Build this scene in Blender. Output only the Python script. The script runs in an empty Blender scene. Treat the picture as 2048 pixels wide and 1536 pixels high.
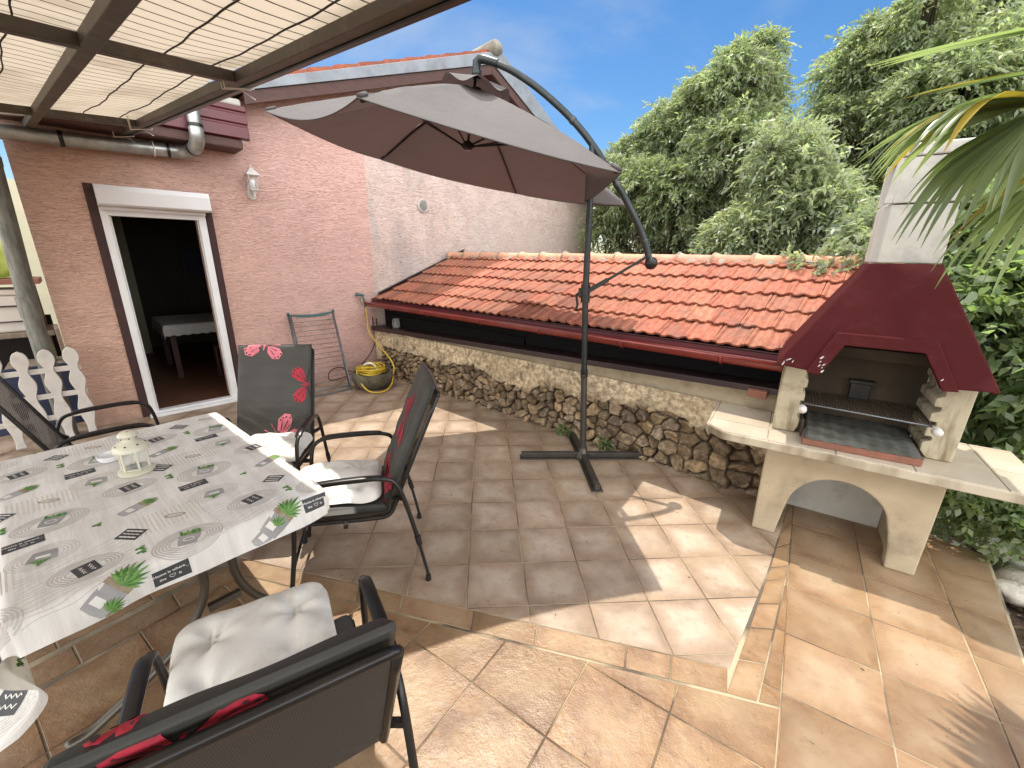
import bpy, math, random
import numpy as np
from mathutils import Vector, Matrix
random.seed(7); rng = np.random.default_rng(11)
S = bpy.context.scene
COL = S.collection
R = math.radians
# ------------------------------------------------------------------ camera
F_PX, PITCH, ROLL, EYE = 838.0, R(17.1), R(0.8), Vector((0, 0, 1.7))
fw = Vector((0, math.cos(PITCH), -math.sin(PITCH))); up = Vector((0, math.sin(PITCH), math.cos(PITCH))); rt = Vector((1, 0, 0))
rt, up = rt * math.cos(ROLL) + up * math.sin(ROLL), -rt * math.sin(ROLL) + up * math.cos(ROLL)
cam = bpy.data.cameras.new('camera'); co = bpy.data.objects.new('camera', cam); COL.objects.link(co)
M4 = Matrix((( rt.x, up.x, -fw.x, EYE.x), (rt.y, up.y, -fw.y, EYE.y), (rt.z, up.z, -fw.z, EYE.z), (0, 0, 0, 1)))
co.matrix_world = M4
cam.sensor_width = 36; cam.lens = 36 * F_PX / 2048; cam.clip_start = 0.02; cam.clip_end = 2000
S.camera = co
S.render.resolution_x, S.render.resolution_y = 1024, 768
def ray(px, py): return rt * (px - 1024) + up * (768 - py) + fw * F_PX
def at(px, py, D):
    d = ray(px, py); h = math.hypot(d.x, d.y); return EYE + d * (D / h)
# ------------------------------------------------------------------ light
SUNV = Vector((-.165, .630, 1.679)).normalized()
w = bpy.data.worlds.new('World'); S.world = w; w.use_nodes = True
nt = w.node_tree; nt.nodes.clear()
sky = nt.nodes.new('ShaderNodeTexSky'); sky.sky_type = 'NISHITA'; sky.sun_disc = False
sky.sun_elevation = math.asin(SUNV.z); sky.sun_rotation = math.atan2(SUNV.x, SUNV.y)
sky.air_density = 1.0; sky.dust_density = 0.35; sky.ozone_density = 2.2; sky.altitude = 100
bg = nt.nodes.new('ShaderNodeBackground'); bg.inputs[1].default_value = 0.055
wo = nt.nodes.new('ShaderNodeOutputWorld')
# sky with thin wisps ahead and an unseen bright cloud bank added behind the viewer as fill light
tc = nt.nodes.new('ShaderNodeTexCoord')
def wnoise(scale, st, rot, p0, p1, top):
    mp = nt.nodes.new('ShaderNodeMapping'); mp.inputs['Scale'].default_value = st; mp.inputs['Rotation'].default_value = rot
    cn = nt.nodes.new('ShaderNodeTexNoise'); cn.inputs['Scale'].default_value = scale; cn.inputs['Detail'].default_value = 7; cn.inputs['Roughness'].default_value = .55
    cr = nt.nodes.new('ShaderNodeMapRange'); cr.interpolation_type = 'SMOOTHSTEP'; cr.inputs[1].default_value = p0; cr.inputs[2].default_value = p1; cr.inputs[4].default_value = top
    nt.links.new(tc.outputs['Generated'], mp.inputs[0]); nt.links.new(mp.outputs[0], cn.inputs[0]); nt.links.new(cn.outputs[0], cr.inputs[0]); return cr.outputs[0]
wisp = wnoise(1.6, (1.2, 5.5, 3.4), (.4, .5, .7), .50, .80, .40)
hsv = nt.nodes.new('ShaderNodeHueSaturation'); hsv.inputs['Saturation'].default_value = 1.3; hsv.inputs['Value'].default_value = .95; nt.links.new(sky.outputs[0], hsv.inputs['Color'])
mx = nt.nodes.new('ShaderNodeMix'); mx.data_type = 'RGBA'; mx.inputs[7].default_value = (4.6, 4.9, 5.2, 1); nt.links.new(wisp, mx.inputs[0]); nt.links.new(hsv.outputs[0], mx.inputs[6])
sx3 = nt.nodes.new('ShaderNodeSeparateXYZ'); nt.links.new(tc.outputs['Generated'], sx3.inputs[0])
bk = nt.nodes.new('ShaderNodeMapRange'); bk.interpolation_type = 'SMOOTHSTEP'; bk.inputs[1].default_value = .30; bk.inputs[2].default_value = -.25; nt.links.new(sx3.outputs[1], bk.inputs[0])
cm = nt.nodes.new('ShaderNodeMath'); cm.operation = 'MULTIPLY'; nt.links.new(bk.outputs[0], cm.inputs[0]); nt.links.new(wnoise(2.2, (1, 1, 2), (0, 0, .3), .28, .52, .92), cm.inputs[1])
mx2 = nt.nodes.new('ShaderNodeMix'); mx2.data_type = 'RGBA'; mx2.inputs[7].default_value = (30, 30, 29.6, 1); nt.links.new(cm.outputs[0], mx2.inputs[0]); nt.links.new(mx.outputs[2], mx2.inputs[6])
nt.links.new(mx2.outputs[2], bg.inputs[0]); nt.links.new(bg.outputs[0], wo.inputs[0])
sl = bpy.data.lights.new('sun', 'SUN'); sl.energy = 2.0; sl.angle = R(0.55); sl.color = (1, .93, .82)
so = bpy.data.objects.new('sun', sl); COL.objects.link(so); so.rotation_euler = SUNV.to_track_quat('Z', 'Y').to_euler()
S.view_settings.view_transform = 'Standard'; S.view_settings.look = 'None'; S.view_settings.gamma = 1
S.view_settings.exposure = 1.50
S.cycles.use_denoising = True; S.cycles.max_bounces = 10; S.cycles.diffuse_bounces = 5; S.cycles.transparent_max_bounces = 24; S.cycles.caustics_reflective = False

# ------------------------------------------------------------------ materials
def lin(c): return tuple(((x / 255) / 12.92 if x / 255 <= .04045 else ((x / 255 + .055) / 1.055) ** 2.4) for x in c)
MATS = {}
def mat(name, col, col2=None, rough=.6, metal=0., nscale=6., detail=5, contrast=(.35, .7), bump=0., bscale=80., stretch=None, attr=None, trans=None, alpha=None, spec=.5, rvar=0., coat=0., bdist=.01, dirt=None, dscale=2.5):
    """procedural principled: two-tone noise colour, noise bump, optional colour attribute, translucency"""
    m = bpy.data.materials.new(name); m.use_nodes = True; n = m.node_tree; N = n.nodes; L = n.links; N.clear()
    out = N.new('ShaderNodeOutputMaterial'); b = N.new('ShaderNodeBsdfPrincipled')
    b.inputs['Roughness'].default_value = rough; b.inputs['Metallic'].default_value = metal; b.inputs['Specular IOR Level'].default_value = spec
    b.inputs['Coat Weight'].default_value = coat
    t = N.new('ShaderNodeTexCoord'); src = t.outputs['Object']
    if stretch:
        q = N.new('ShaderNodeMapping'); q.inputs['Scale'].default_value = stretch; L.new(src, q.inputs[0]); src = q.outputs[0]
    c = None
    if col2 is not None:
        z = N.new('ShaderNodeTexNoise'); z.inputs['Scale'].default_value = nscale; z.inputs['Detail'].default_value = detail; L.new(src, z.inputs[0])
        rr = N.new('ShaderNodeMapRange'); rr.inputs[1].default_value = contrast[0]; rr.inputs[2].default_value = contrast[1]; L.new(z.outputs[0], rr.inputs[0])
        x = N.new('ShaderNodeMix'); x.data_type = 'RGBA'; x.inputs[6].default_value = (*col, 1); x.inputs[7].default_value = (*col2, 1); L.new(rr.outputs[0], x.inputs[0]); c = x.outputs[2]
        if rvar:
            r2 = N.new('ShaderNodeMapRange'); r2.inputs[3].default_value = rough - rvar; r2.inputs[4].default_value = rough + rvar; L.new(z.outputs[0], r2.inputs[0]); L.new(r2.outputs[0], b.inputs['Roughness'])
    if attr:
        a = N.new('ShaderNodeAttribute'); a.attribute_name = attr
        x = N.new('ShaderNodeMix'); x.data_type = 'RGBA'; x.blend_type = 'MULTIPLY'; x.inputs[0].default_value = 1
        if c: L.new(c, x.inputs[6])
        else: x.inputs[6].default_value = (*col, 1)
        L.new(a.outputs['Color'], x.inputs[7]); c = x.outputs[2]
    if dirt is not None:
        z = N.new('ShaderNodeTexNoise'); z.inputs['Scale'].default_value = dscale; z.inputs['Detail'].default_value = 8; z.inputs['Roughness'].default_value = .65; L.new(t.outputs['Object'], z.inputs[0])
        rr = N.new('ShaderNodeMapRange'); rr.inputs[1].default_value = .5; rr.inputs[2].default_value = .72; rr.inputs[4].default_value = .8; L.new(z.outputs[0], rr.inputs[0])
        x = N.new('ShaderNodeMix'); x.data_type = 'RGBA'
        if c: L.new(c, x.inputs[6])
        else: x.inputs[6].default_value = (*col, 1)
        x.inputs[7].default_value = (*dirt, 1); L.new(rr.outputs[0], x.inputs[0]); c = x.outputs[2]
    if c: L.new(c, b.inputs['Base Color'])
    else: b.inputs['Base Color'].default_value = (*col, 1)
    if bump:
        z = N.new('ShaderNodeTexNoise'); z.inputs['Scale'].default_value = bscale; z.inputs['Detail'].default_value = 6; L.new(src, z.inputs[0])
        bp = N.new('ShaderNodeBump'); bp.inputs['Strength'].default_value = bump; bp.inputs['Distance'].default_value = bdist; L.new(z.outputs[0], bp.inputs['Height']); L.new(bp.outputs[0], b.inputs['Normal'])
    s = b.outputs[0]
    if trans:
        tr = N.new('ShaderNodeBsdfTranslucent'); tr.inputs[0].default_value = (*trans[0], 1)
        if c and len(trans) > 2:
            x = N.new('ShaderNodeMix'); x.data_type = 'RGBA'; x.blend_type = 'MULTIPLY'; x.inputs[0].default_value = 1; x.inputs[6].default_value = (*trans[0], 1); L.new(c, x.inputs[7]); L.new(x.outputs[2], tr.inputs[0])
        ms = N.new('ShaderNodeMixShader'); ms.inputs[0].default_value = trans[1]; L.new(s, ms.inputs[1]); L.new(tr.outputs[0], ms.inputs[2]); s = ms.outputs[0]
    if alpha is not None:
        tp = N.new('ShaderNodeBsdfTransparent'); ms = N.new('ShaderNodeMixShader'); ms.inputs[0].default_value = alpha; L.new(tp.outputs[0], ms.inputs[1]); L.new(s, ms.inputs[2]); s = ms.outputs[0]
    L.new(s, out.inputs[0]); m['bsdf'] = b.name
    MATS[name] = m; return m
def nodes(m): return m.node_tree.nodes, m.node_tree.links, m.node_tree.nodes[m['bsdf']]
m_concrete = mat('concrete', (.42, .35, .24), (.34, .27, .18), .85, nscale=5, bump=.25, bscale=60, bdist=.004, dirt=(.14, .12, .085), dscale=3.2)
m_concrete_grey = mat('concrete_grey', (.52, .50, .45), (.42, .40, .355), .85, nscale=4, bump=.3, bscale=50, bdist=.004, dirt=(.27, .26, .24), dscale=5)
m_red = mat('red_paint', (.062, .0095, .0105), (.052, .0080, .0090), .7, spec=.08, nscale=3, bump=.05, bscale=150, bdist=.002, dirt=(.085, .020, .020), dscale=5)
m_redmetal = mat('red_sheet', (.105, .016, .022), (.085, .013, .018), .35, nscale=5, spec=.5)
m_gutter = mat('gutter_red', (.22, .030, .022), (.15, .02, .016), .30, nscale=7, coat=.2)
m_brown = mat('brown_board', (.085, .036, .028), (.055, .024, .02), .65, nscale=6, stretch=(2, 12, 12), bump=.2, bscale=20)
m_jamb = mat('jamb_brown', (.035, .012, .012), (.05, .018, .016), .7, nscale=14, bump=.35, bscale=40)
m_flash = mat('grey_flashing', (.25, .27, .30), (.19, .21, .235), .45, metal=.15, nscale=5, dirt=(.12, .12, .13), dscale=4)
m_upvc = mat('white_frame', (.78, .78, .79), (.70, .70, .70), .35, nscale=4)
m_shutter = mat('shutter_white', (.74, .73, .74), (.68, .66, .66), .4, nscale=3)
m_galv = mat('galvanised', (.46, .47, .46), (.25, .25, .23), .38, metal=.75, nscale=9, bump=.1, bscale=20, rvar=.1)
m_pipeoff = mat('weathered_pipe', (.20, .20, .17), (.11, .11, .09), .55, metal=.35, nscale=7, stretch=(6, 6, 1.2), rvar=.1)
m_beam = mat('pergola_steel', (.085, .070, .055), (.06, .05, .04), .5, nscale=7, metal=.2, bump=.1, bscale=40, dirt=(.16, .13, .10), dscale=7)
m_black = mat('black_metal', (.018, .017, .017), (.03, .028, .026), .32, nscale=12, metal=.4)
m_pole = mat('parasol_metal', (.022, .026, .026), (.035, .04, .04), .35, nscale=14, metal=.5)
m_polegrey = mat('pole_grey', (.075, .07, .06), (.055, .05, .045), .4, nscale=14, metal=.5)
m_tablesteel = mat('table_leg', (.10, .088, .07), (.08, .07, .055), .35, metal=.55, nscale=9)
m_white = mat('white_paint', (.60, .57, .53), (.52, .49, .46), .6, nscale=6, bump=.1, bscale=60, dirt=(.40, .37, .33), dscale=9)
m_cream = mat('cream_enamel', (.62, .60, .49), (.55, .53, .42), .4, nscale=6)
m_dark = mat('dark_void', (.012, .010, .010), None, .8)
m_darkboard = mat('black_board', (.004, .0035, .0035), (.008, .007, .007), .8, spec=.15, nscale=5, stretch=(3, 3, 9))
m_ledge = mat('ledge_metal', (.032, .014, .014), (.020, .010, .010), .4, nscale=5)
m_plaster_old = mat('old_plaster', (.42, .35, .24), (.31, .25, .17), .92, nscale=4, bump=.7, bscale=18, bdist=.02, dirt=(.16, .125, .085), dscale=5)
m_grout = mat('grout', (.40, .33, .22), (.10, .08, .06), .9, nscale=2.6, contrast=(.42, .58))
m_soil = mat('soil', (.12, .085, .055), (.055, .04, .028), .95, nscale=5, bump=1, bscale=14, bdist=.04)
m_hosey = mat('yellow_hose', (.60, .42, .03), (.5, .34, .02), .4, nscale=20)
m_hoseb = mat('brown_hose', (.06, .022, .016), (.04, .016, .012), .4, nscale=20)
m_teal = mat('teal_plastic', (.045, .12, .12), (.03, .09, .09), .45, nscale=20)
m_silver = mat('rack_tube', (.20, .21, .22), (.13, .14, .15), .35, metal=.6, nscale=20)
m_brick = mat('firebrick', (.25, .10, .065), (.17, .08, .05), .85, nscale=10, bump=.3, bscale=60)
m_ash = mat('soot_ash', (.10, .10, .085), (.035, .034, .028), .95, nscale=4, stretch=(1.2, 4, 1), bump=.15, bscale=20, contrast=(.35, .75))
m_soot = mat('sooty_concrete', (.070, .050, .031), (.024, .018, .013), .95, nscale=3, bump=.3, bscale=30, dirt=(.05, .04, .03), dscale=3)
m_rust = mat('rusty_wire', (.16, .13, .10), (.07, .05, .04), .55, metal=.5, nscale=30)
m_stonebowl = mat('stone_bowl', (.15, .12, .075), (.06, .05, .032), .95, nscale=9, bump=.8, bscale=30, bdist=.02, dirt=(.05, .055, .035), dscale=7)
m_pad = mat('white_pad', (.80, .79, .75), (.72, .71, .67), .85, nscale=5, bump=.25, bscale=130, bdist=.002, dirt=(.52, .49, .44), dscale=5)
m_cushion = mat('charcoal_cushion', (.050, .049, .044), (.040, .039, .036), .62, nscale=4, bump=.3, bscale=14, stretch=(1, 1, 4), bdist=.01, spec=.5)
m_red_print = mat('red_print', (.42, .02, .045), (.30, .015, .03), .7, nscale=60, detail=2)
m_pink_print = mat('pink_print', (.66, .19, .24), (.54, .13, .18), .7, nscale=60, detail=2)
m_dark_print = mat('dark_print', (.03, .02, .022), None, .8)
m_glass = mat('clear_glass', (.8, .85, .83), None, .05, alpha=.16, spec=.8)
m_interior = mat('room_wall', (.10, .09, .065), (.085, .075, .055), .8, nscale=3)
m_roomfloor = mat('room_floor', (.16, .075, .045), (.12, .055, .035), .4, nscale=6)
m_lace = mat('white_lace', (.62, .62, .62), (.52, .52, .52), .9, nscale=60, bump=.3, bscale=90)
m_bark = mat('bark', (.11, .085, .06), (.06, .045, .03), .95, nscale=8, bump=.8, bscale=20, bdist=.02)
m_rock = mat('pale_rock', (.55, .51, .45), (.36, .32, .27), .9, nscale=5, bump=.8, bscale=14, bdist=.03)
m_plastic = mat('white_plastic', (.60, .57, .52), (.5, .47, .43), .5, nscale=5)
m_bag = mat('lime_bag', (.62, .74, .30), (.50, .64, .22), .4, nscale=5, bump=1, bscale=9, bdist=.04, trans=((.6, .75, .3), .35))
m_terra = mat('terracotta_board', (.27, .11, .075), (.20, .08, .055), .6, nscale=6)
m_wood = mat('old_wood', (.25, .20, .15), (.15, .12, .09), .8, nscale=5, stretch=(8, 8, 1))
m_green_glass = mat('green_bottle', (.05, .22, .03), None, .12, spec=.8, trans=((.2, .6, .1), .4))
m_navy = mat('navy_board', (.02, .03, .075), (.015, .022, .05), .5, nscale=5)
m_whitetie = mat('cable_tie', (.75, .74, .70), None, .4)
m_ceramic = mat('white_ceramic', (.78, .80, .82), None, .15, spec=.6)
m_far = mat('far_render', (.55, .56, .42), (.48, .50, .38), .9, nscale=2)

def leafmat(name, col, col2, tcol, tw=.4, rough=.45):
    m = mat(name, col, col2, rough, nscale=1.3, detail=3, attr='tint', trans=(tcol, tw, 1), spec=.6)
    return m
m_leaf1 = leafmat('leaf_drooping', (.215, .245, .145), (.155, .18, .105), (2.9, 3.1, 2.0), .40)
m_leaf2 = leafmat('leaf_yellowgreen', (.225, .25, .155), (.165, .19, .12), (2.9, 3.1, 2.1), .38)
m_leaf3 = leafmat('leaf_glossy', (.18, .215, .115), (.13, .165, .085), (3.2, 3.8, 1.9), .32, .30)
m_palm = leafmat('palm_frond', (.19, .225, .12), (.13, .16, .08), (2.9, 3.2, 1.7), .34, .32)

# parasol fabric: grey-taupe, translucent
m_fabric = mat('parasol_fabric', (.135, .122, .119), (.118, .107, .104), .85, nscale=3, bump=.5, bscale=9, bdist=.02, trans=((.075, .046, .042), .30))
m_mesh = mat('sling_mesh', (.035, .034, .033), (.05, .048, .046), .5, nscale=300, bump=.6, bscale=500, bdist=.002, alpha=.86)
m_meshgrey = mat('sling_mesh_grey', (.10, .095, .088), None, .5, alpha=.9)

# mesh weave: fine rows
def weave(m, sx, sy, lo, hi, alo):
    N, L, b = nodes(m)
    t = N.new('ShaderNodeTexCoord'); sp = N.new('ShaderNodeSeparateXYZ'); L.new(t.outputs['UV'], sp.inputs[0])
    def sn(o, s):
        a = N.new('ShaderNodeMath'); a.operation = 'MULTIPLY'; a.inputs[1].default_value = s * 6.2832; L.new(o, a.inputs[0])
        c = N.new('ShaderNodeMath'); c.operation = 'SINE'; L.new(a.outputs[0], c.inputs[0]); return c.outputs[0]
    p = N.new('ShaderNodeMath'); p.operation = 'MAXIMUM'; L.new(sn(sp.outputs[0], sx), p.inputs[0]); L.new(sn(sp.outputs[1], sy), p.inputs[1])
    r = N.new('ShaderNodeMapRange'); r.inputs[1].default_value = -.6; r.inputs[2].default_value = .2; r.inputs[3].default_value = alo; r.inputs[4].default_value = 1; L.new(p.outputs[0], r.inputs[0])
    for ms in N:
        if ms.type == 'MIX_SHADER' and ms.inputs[1].links and ms.inputs[1].links[0].from_node.type == 'BSDF_TRANSPARENT': L.new(r.outputs[0], ms.inputs[0])
    x = N.new('ShaderNodeMix'); x.data_type = 'RGBA'; x.inputs[6].default_value = (*lo, 1); x.inputs[7].default_value = (*hi, 1)
    q = N.new('ShaderNodeMapRange'); q.inputs[1].default_value = .2; q.inputs[2].default_value = 1; L.new(sn(sp.outputs[1], sy), q.inputs[0]); L.new(q.outputs[0], x.inputs[0]); L.new(x.outputs[2], b.inputs['Base Color'])
weave(m_mesh, 105, 150, (.012, .011, .011), (.115, .11, .105), .25)
weave(m_meshgrey, 150, 110, (.04, .038, .036), (.36, .35, .33), .45)

# stucco wall: scratched horizontal render, pink left of 2.70 m, paler beyond
def stucco():
    m = bpy.data.materials.new('scratched_render'); m.use_nodes = True; N = m.node_tree.nodes; L = m.node_tree.links
    b = N['Principled BSDF']; b.inputs['Roughness'].default_value = .92; b.inputs['Specular IOR Level'].default_value = .2
    t = N.new('ShaderNodeTexCoord'); sp = N.new('ShaderNodeSeparateXYZ'); L.new(t.outputs['Object'], sp.inputs[0])
    def noise(scale, st, det=4, rough=.55, dist=0.):
        q = N.new('ShaderNodeMapping'); q.inputs['Scale'].default_value = st; L.new(t.outputs['Object'], q.inputs[0])
        z = N.new('ShaderNodeTexNoise'); z.inputs['Scale'].default_value = scale; z.inputs['Detail'].default_value = det; z.inputs['Roughness'].default_value = rough; z.inputs['Distortion'].default_value = dist; L.new(q.outputs[0], z.inputs[0]); return z.outputs[0]
    def rng_(o, a, c, lo=0, hi=1):
        r = N.new('ShaderNodeMapRange'); r.inputs[1].default_value = a; r.inputs[2].default_value = c; r.inputs[3].default_value = lo; r.inputs[4].default_value = hi; L.new(o, r.inputs[0]); return r.outputs[0]
    def mixc(f, a, c, bl='MIX'):
        x = N.new('ShaderNodeMix'); x.data_type = 'RGBA'; x.blend_type = bl
        for i, v in ((0, f), (6, a), (7, c)):
            if isinstance(v, (int, float)): x.inputs[i].default_value = v
            elif isinstance(v, tuple): x.inputs[i].default_value = (*v, 1)
            else: L.new(v, x.inputs[i])
        return x.outputs[2]
    def mth(op, a, c=None):
        x = N.new('ShaderNodeMath'); x.operation = op
        for i, v in enumerate((a, c)):
            if v is None: continue
            if isinstance(v, (int, float)): x.inputs[i].default_value = v
            else: L.new(v, x.inputs[i])
        return x.outputs[0]
    groove = noise(1, (15, 15, 88), 4, .55, 1.5)
    gm = rng_(groove, .36, .49, 1, 0)                      # mask for the darker tone along the scratches
    patch = noise(1.1, (1, 1, 1), 3)
    gm2 = mth('MULTIPLY', gm, rng_(patch, .3, .6, .45, 1))
    side = rng_(sp.outputs[0], 2.695, 2.705)
    warm = rng_(sp.outputs[0], .2, 1.5)
    pinkA = mixc(warm, (.78, .51, .40), (.76, .485, .43))
    base = mixc(side, pinkA, (.76, .61, .55))
    base = mixc(rng_(noise(3, (1, 1, 1), 6), .35, .7, 0, .35), base, (.50, .33, .28))
    # grey rain stains on the pale part, below the vent
    st = mth('MULTIPLY', rng_(noise(2.2, (1.2, 1, .45), 8, .65), .47, .62), mth('MULTIPLY', side, rng_(sp.outputs[0], 5.2, 3.4)))
    base = mixc(mth('MULTIPLY', st, .55), base, (.40, .37, .36))
    dr = mth('MULTIPLY', rng_(sp.outputs[2], .45, .05, 0, .6), rng_(noise(5, (1, 1, 1), 5), .3, .6))
    base = mixc(dr, base, (.27, .20, .16))
    base = mixc(mth('MULTIPLY', gm2, .68), base, (.36, .215, .17))
    L.new(base, b.inputs['Base Color'])
    bp = N.new('ShaderNodeBump'); bp.inputs['Strength'].default_value = 1; bp.inputs['Distance'].default_value = .02
    h = mth('ADD', mth('MULTIPLY', groove, 1.0), mth('MULTIPLY', noise(60, (1, 1, 1), 4), .25)); L.new(h, bp.inputs['Height']); L.new(bp.outputs[0], b.inputs['Normal'])
    return m
m_stucco = stucco()

# floor tile: glazed stone-effect tile, paler worn centre, warm rim, per-tile tint
def tilemat(name, ca, cb, cc, rough, bump):
    m = bpy.data.materials.new(name); m.use_nodes = True; N = m.node_tree.nodes; L = m.node_tree.links
    b = N['Principled BSDF']
    t = N.new('ShaderNodeTexCoord'); sp = N.new('ShaderNodeSeparateXYZ'); L.new(t.outputs['UV'], sp.inputs[0])
    a = N.new('ShaderNodeAttribute'); a.attribute_name = 'tint'
    off = N.new('ShaderNodeVectorMath'); off.operation = 'MULTIPLY_ADD'; L.new(a.outputs['Color'], off.inputs[0]); off.inputs[1].default_value = (9, 9, 9); L.new(t.outputs['Object'], off.inputs[2])
    def noise(scale, det, rough=.6, dist=0.):
        z = N.new('ShaderNodeTexNoise'); z.inputs['Scale'].default_value = scale; z.inputs['Detail'].default_value = det; z.inputs['Roughness'].default_value = rough; z.inputs['Distortion'].default_value = dist; L.new(off.outputs[0], z.inputs[0]); return z.outputs[0]
    def mr(o, p, q, lo=0, hi=1):
        r = N.new('ShaderNodeMapRange'); r.inputs[1].default_value = p; r.inputs[2].default_value = q; r.inputs[3].default_value = lo; r.inputs[4].default_value = hi
        L.new(o, r.inputs[0]); return r.outputs[0]
    def mth(op, x, y=None):
        k = N.new('ShaderNodeMath'); k.operation = op
        for i, v in enumerate((x, y)):
            if v is None: continue
            if isinstance(v, (int, float)): k.inputs[i].default_value = v
            else: L.new(v, k.inputs[i])
        return k.outputs[0]
    def mix(f, p, q):
        x = N.new('ShaderNodeMix'); x.data_type = 'RGBA'
        for i, v in ((0, f), (6, p), (7, q)):
            if isinstance(v, (int, float)): x.inputs[i].default_value = v
            elif isinstance(v, tuple): x.inputs[i].default_value = (*v, 1)
            else: L.new(v, x.inputs[i])
        return x.outputs[2]
    ex = mth('ABSOLUTE', mth('SUBTRACT', sp.outputs[0], .5)); ey = mth('ABSOLUTE', mth('SUBTRACT', sp.outputs[1], .5))
    edge = mth('MAXIMUM', ex, ey)
    worn = mr(mth('ADD', edge, mth('MULTIPLY', noise(6, 5), .38)), .40, .66, 1, 0)
    c = mix(mr(noise(5, 9, .70, .6), .38, .62), ca, cb)
    c = mix(mth('MULTIPLY', worn, mr(noise(4, 6), .35, .6, .2, .95)), c, cc)
    c = mix(mth('MULTIPLY', mr(noise(24, 7, .72), .54, .70), .6), c, (.24, .16, .11))
    c = mix(mr(noise(75, 2, .5), .725, .75, 0, .7), c, (.06, .045, .04))
    v = N.new('ShaderNodeMix'); v.data_type = 'RGBA'; v.blend_type = 'MULTIPLY'; v.inputs[0].default_value = 1
    tv = N.new('ShaderNodeSeparateColor'); L.new(a.outputs['Color'], tv.inputs[0]); cb2 = N.new('ShaderNodeCombineColor')
    L.new(mr(tv.outputs[0], 0, 1, .84, 1.1), cb2.inputs[0]); L.new(mr(tv.outputs[0], 0, 1, .82, 1.09), cb2.inputs[1]); L.new(mr(tv.outputs[0], 0, 1, .79, 1.10), cb2.inputs[2])
    L.new(c, v.inputs[6]); L.new(cb2.outputs[0], v.inputs[7]); L.new(v.outputs[2], b.inputs['Base Color'])
    L.new(mr(noise(9, 6), .3, .7, rough - .08, rough + .14), b.inputs['Roughness'])
    bp = N.new('ShaderNodeBump'); bp.inputs['Strength'].default_value = bump; bp.inputs['Distance'].default_value = .004
    L.new(mth('ADD', noise(30, 7, .6), mth('MULTIPLY', noise(150, 3), .35)), bp.inputs['Height']); L.new(bp.outputs[0], b.inputs['Normal'])
    return m
m_tileA = tilemat('tile_small', (.235, .165, .115), (.325, .23, .15), (.43, .35, .27), .44, .4)
m_tileB = tilemat('tile_large', (.155, .080, .038), (.28, .165, .078), (.325, .222, .125), .36, .9)
m_tileC = tilemat('tile_pale', (.205, .122, .066), (.29, .188, .106), (.335, .245, .16), .32, .4)

def rooftilemat():
    m = mat('clay_tile', (.37, .125, .066), (.27, .075, .040), .75, nscale=7, stretch=(6, .8, 6), contrast=(.4, .62), attr='tint', bump=.4, bscale=25, bdist=.004, dirt=(.16, .09, .065), dscale=7)
    return m
m_clay = rooftilemat()
m_ridge = mat('ridge_clay', (.56, .30, .19), (.44, .20, .12), .8, nscale=7, bump=.3, bscale=25, attr='tint')
m_mortar = mat('ridge_mortar', (.27, .25, .20), (.17, .155, .125), .95, nscale=9, bump=.8, bscale=40)

# reed screen seen from below: pale slats with dark gaps
def reedmat():
    m = mat('reed_screen', (.56, .51, .44), (.42, .375, .31), .8, nscale=2.2, trans=((.70, .64, .57), .55, 1), contrast=(.45, .62))
    N, L, b = nodes(m)
    return m
m_reed = reedmat()
m_thread = mat('binding_thread', (.035, .028, .022), None, .8)
m_reedgap = mat('reed_gap', (.06, .045, .03), None, .9)

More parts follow.
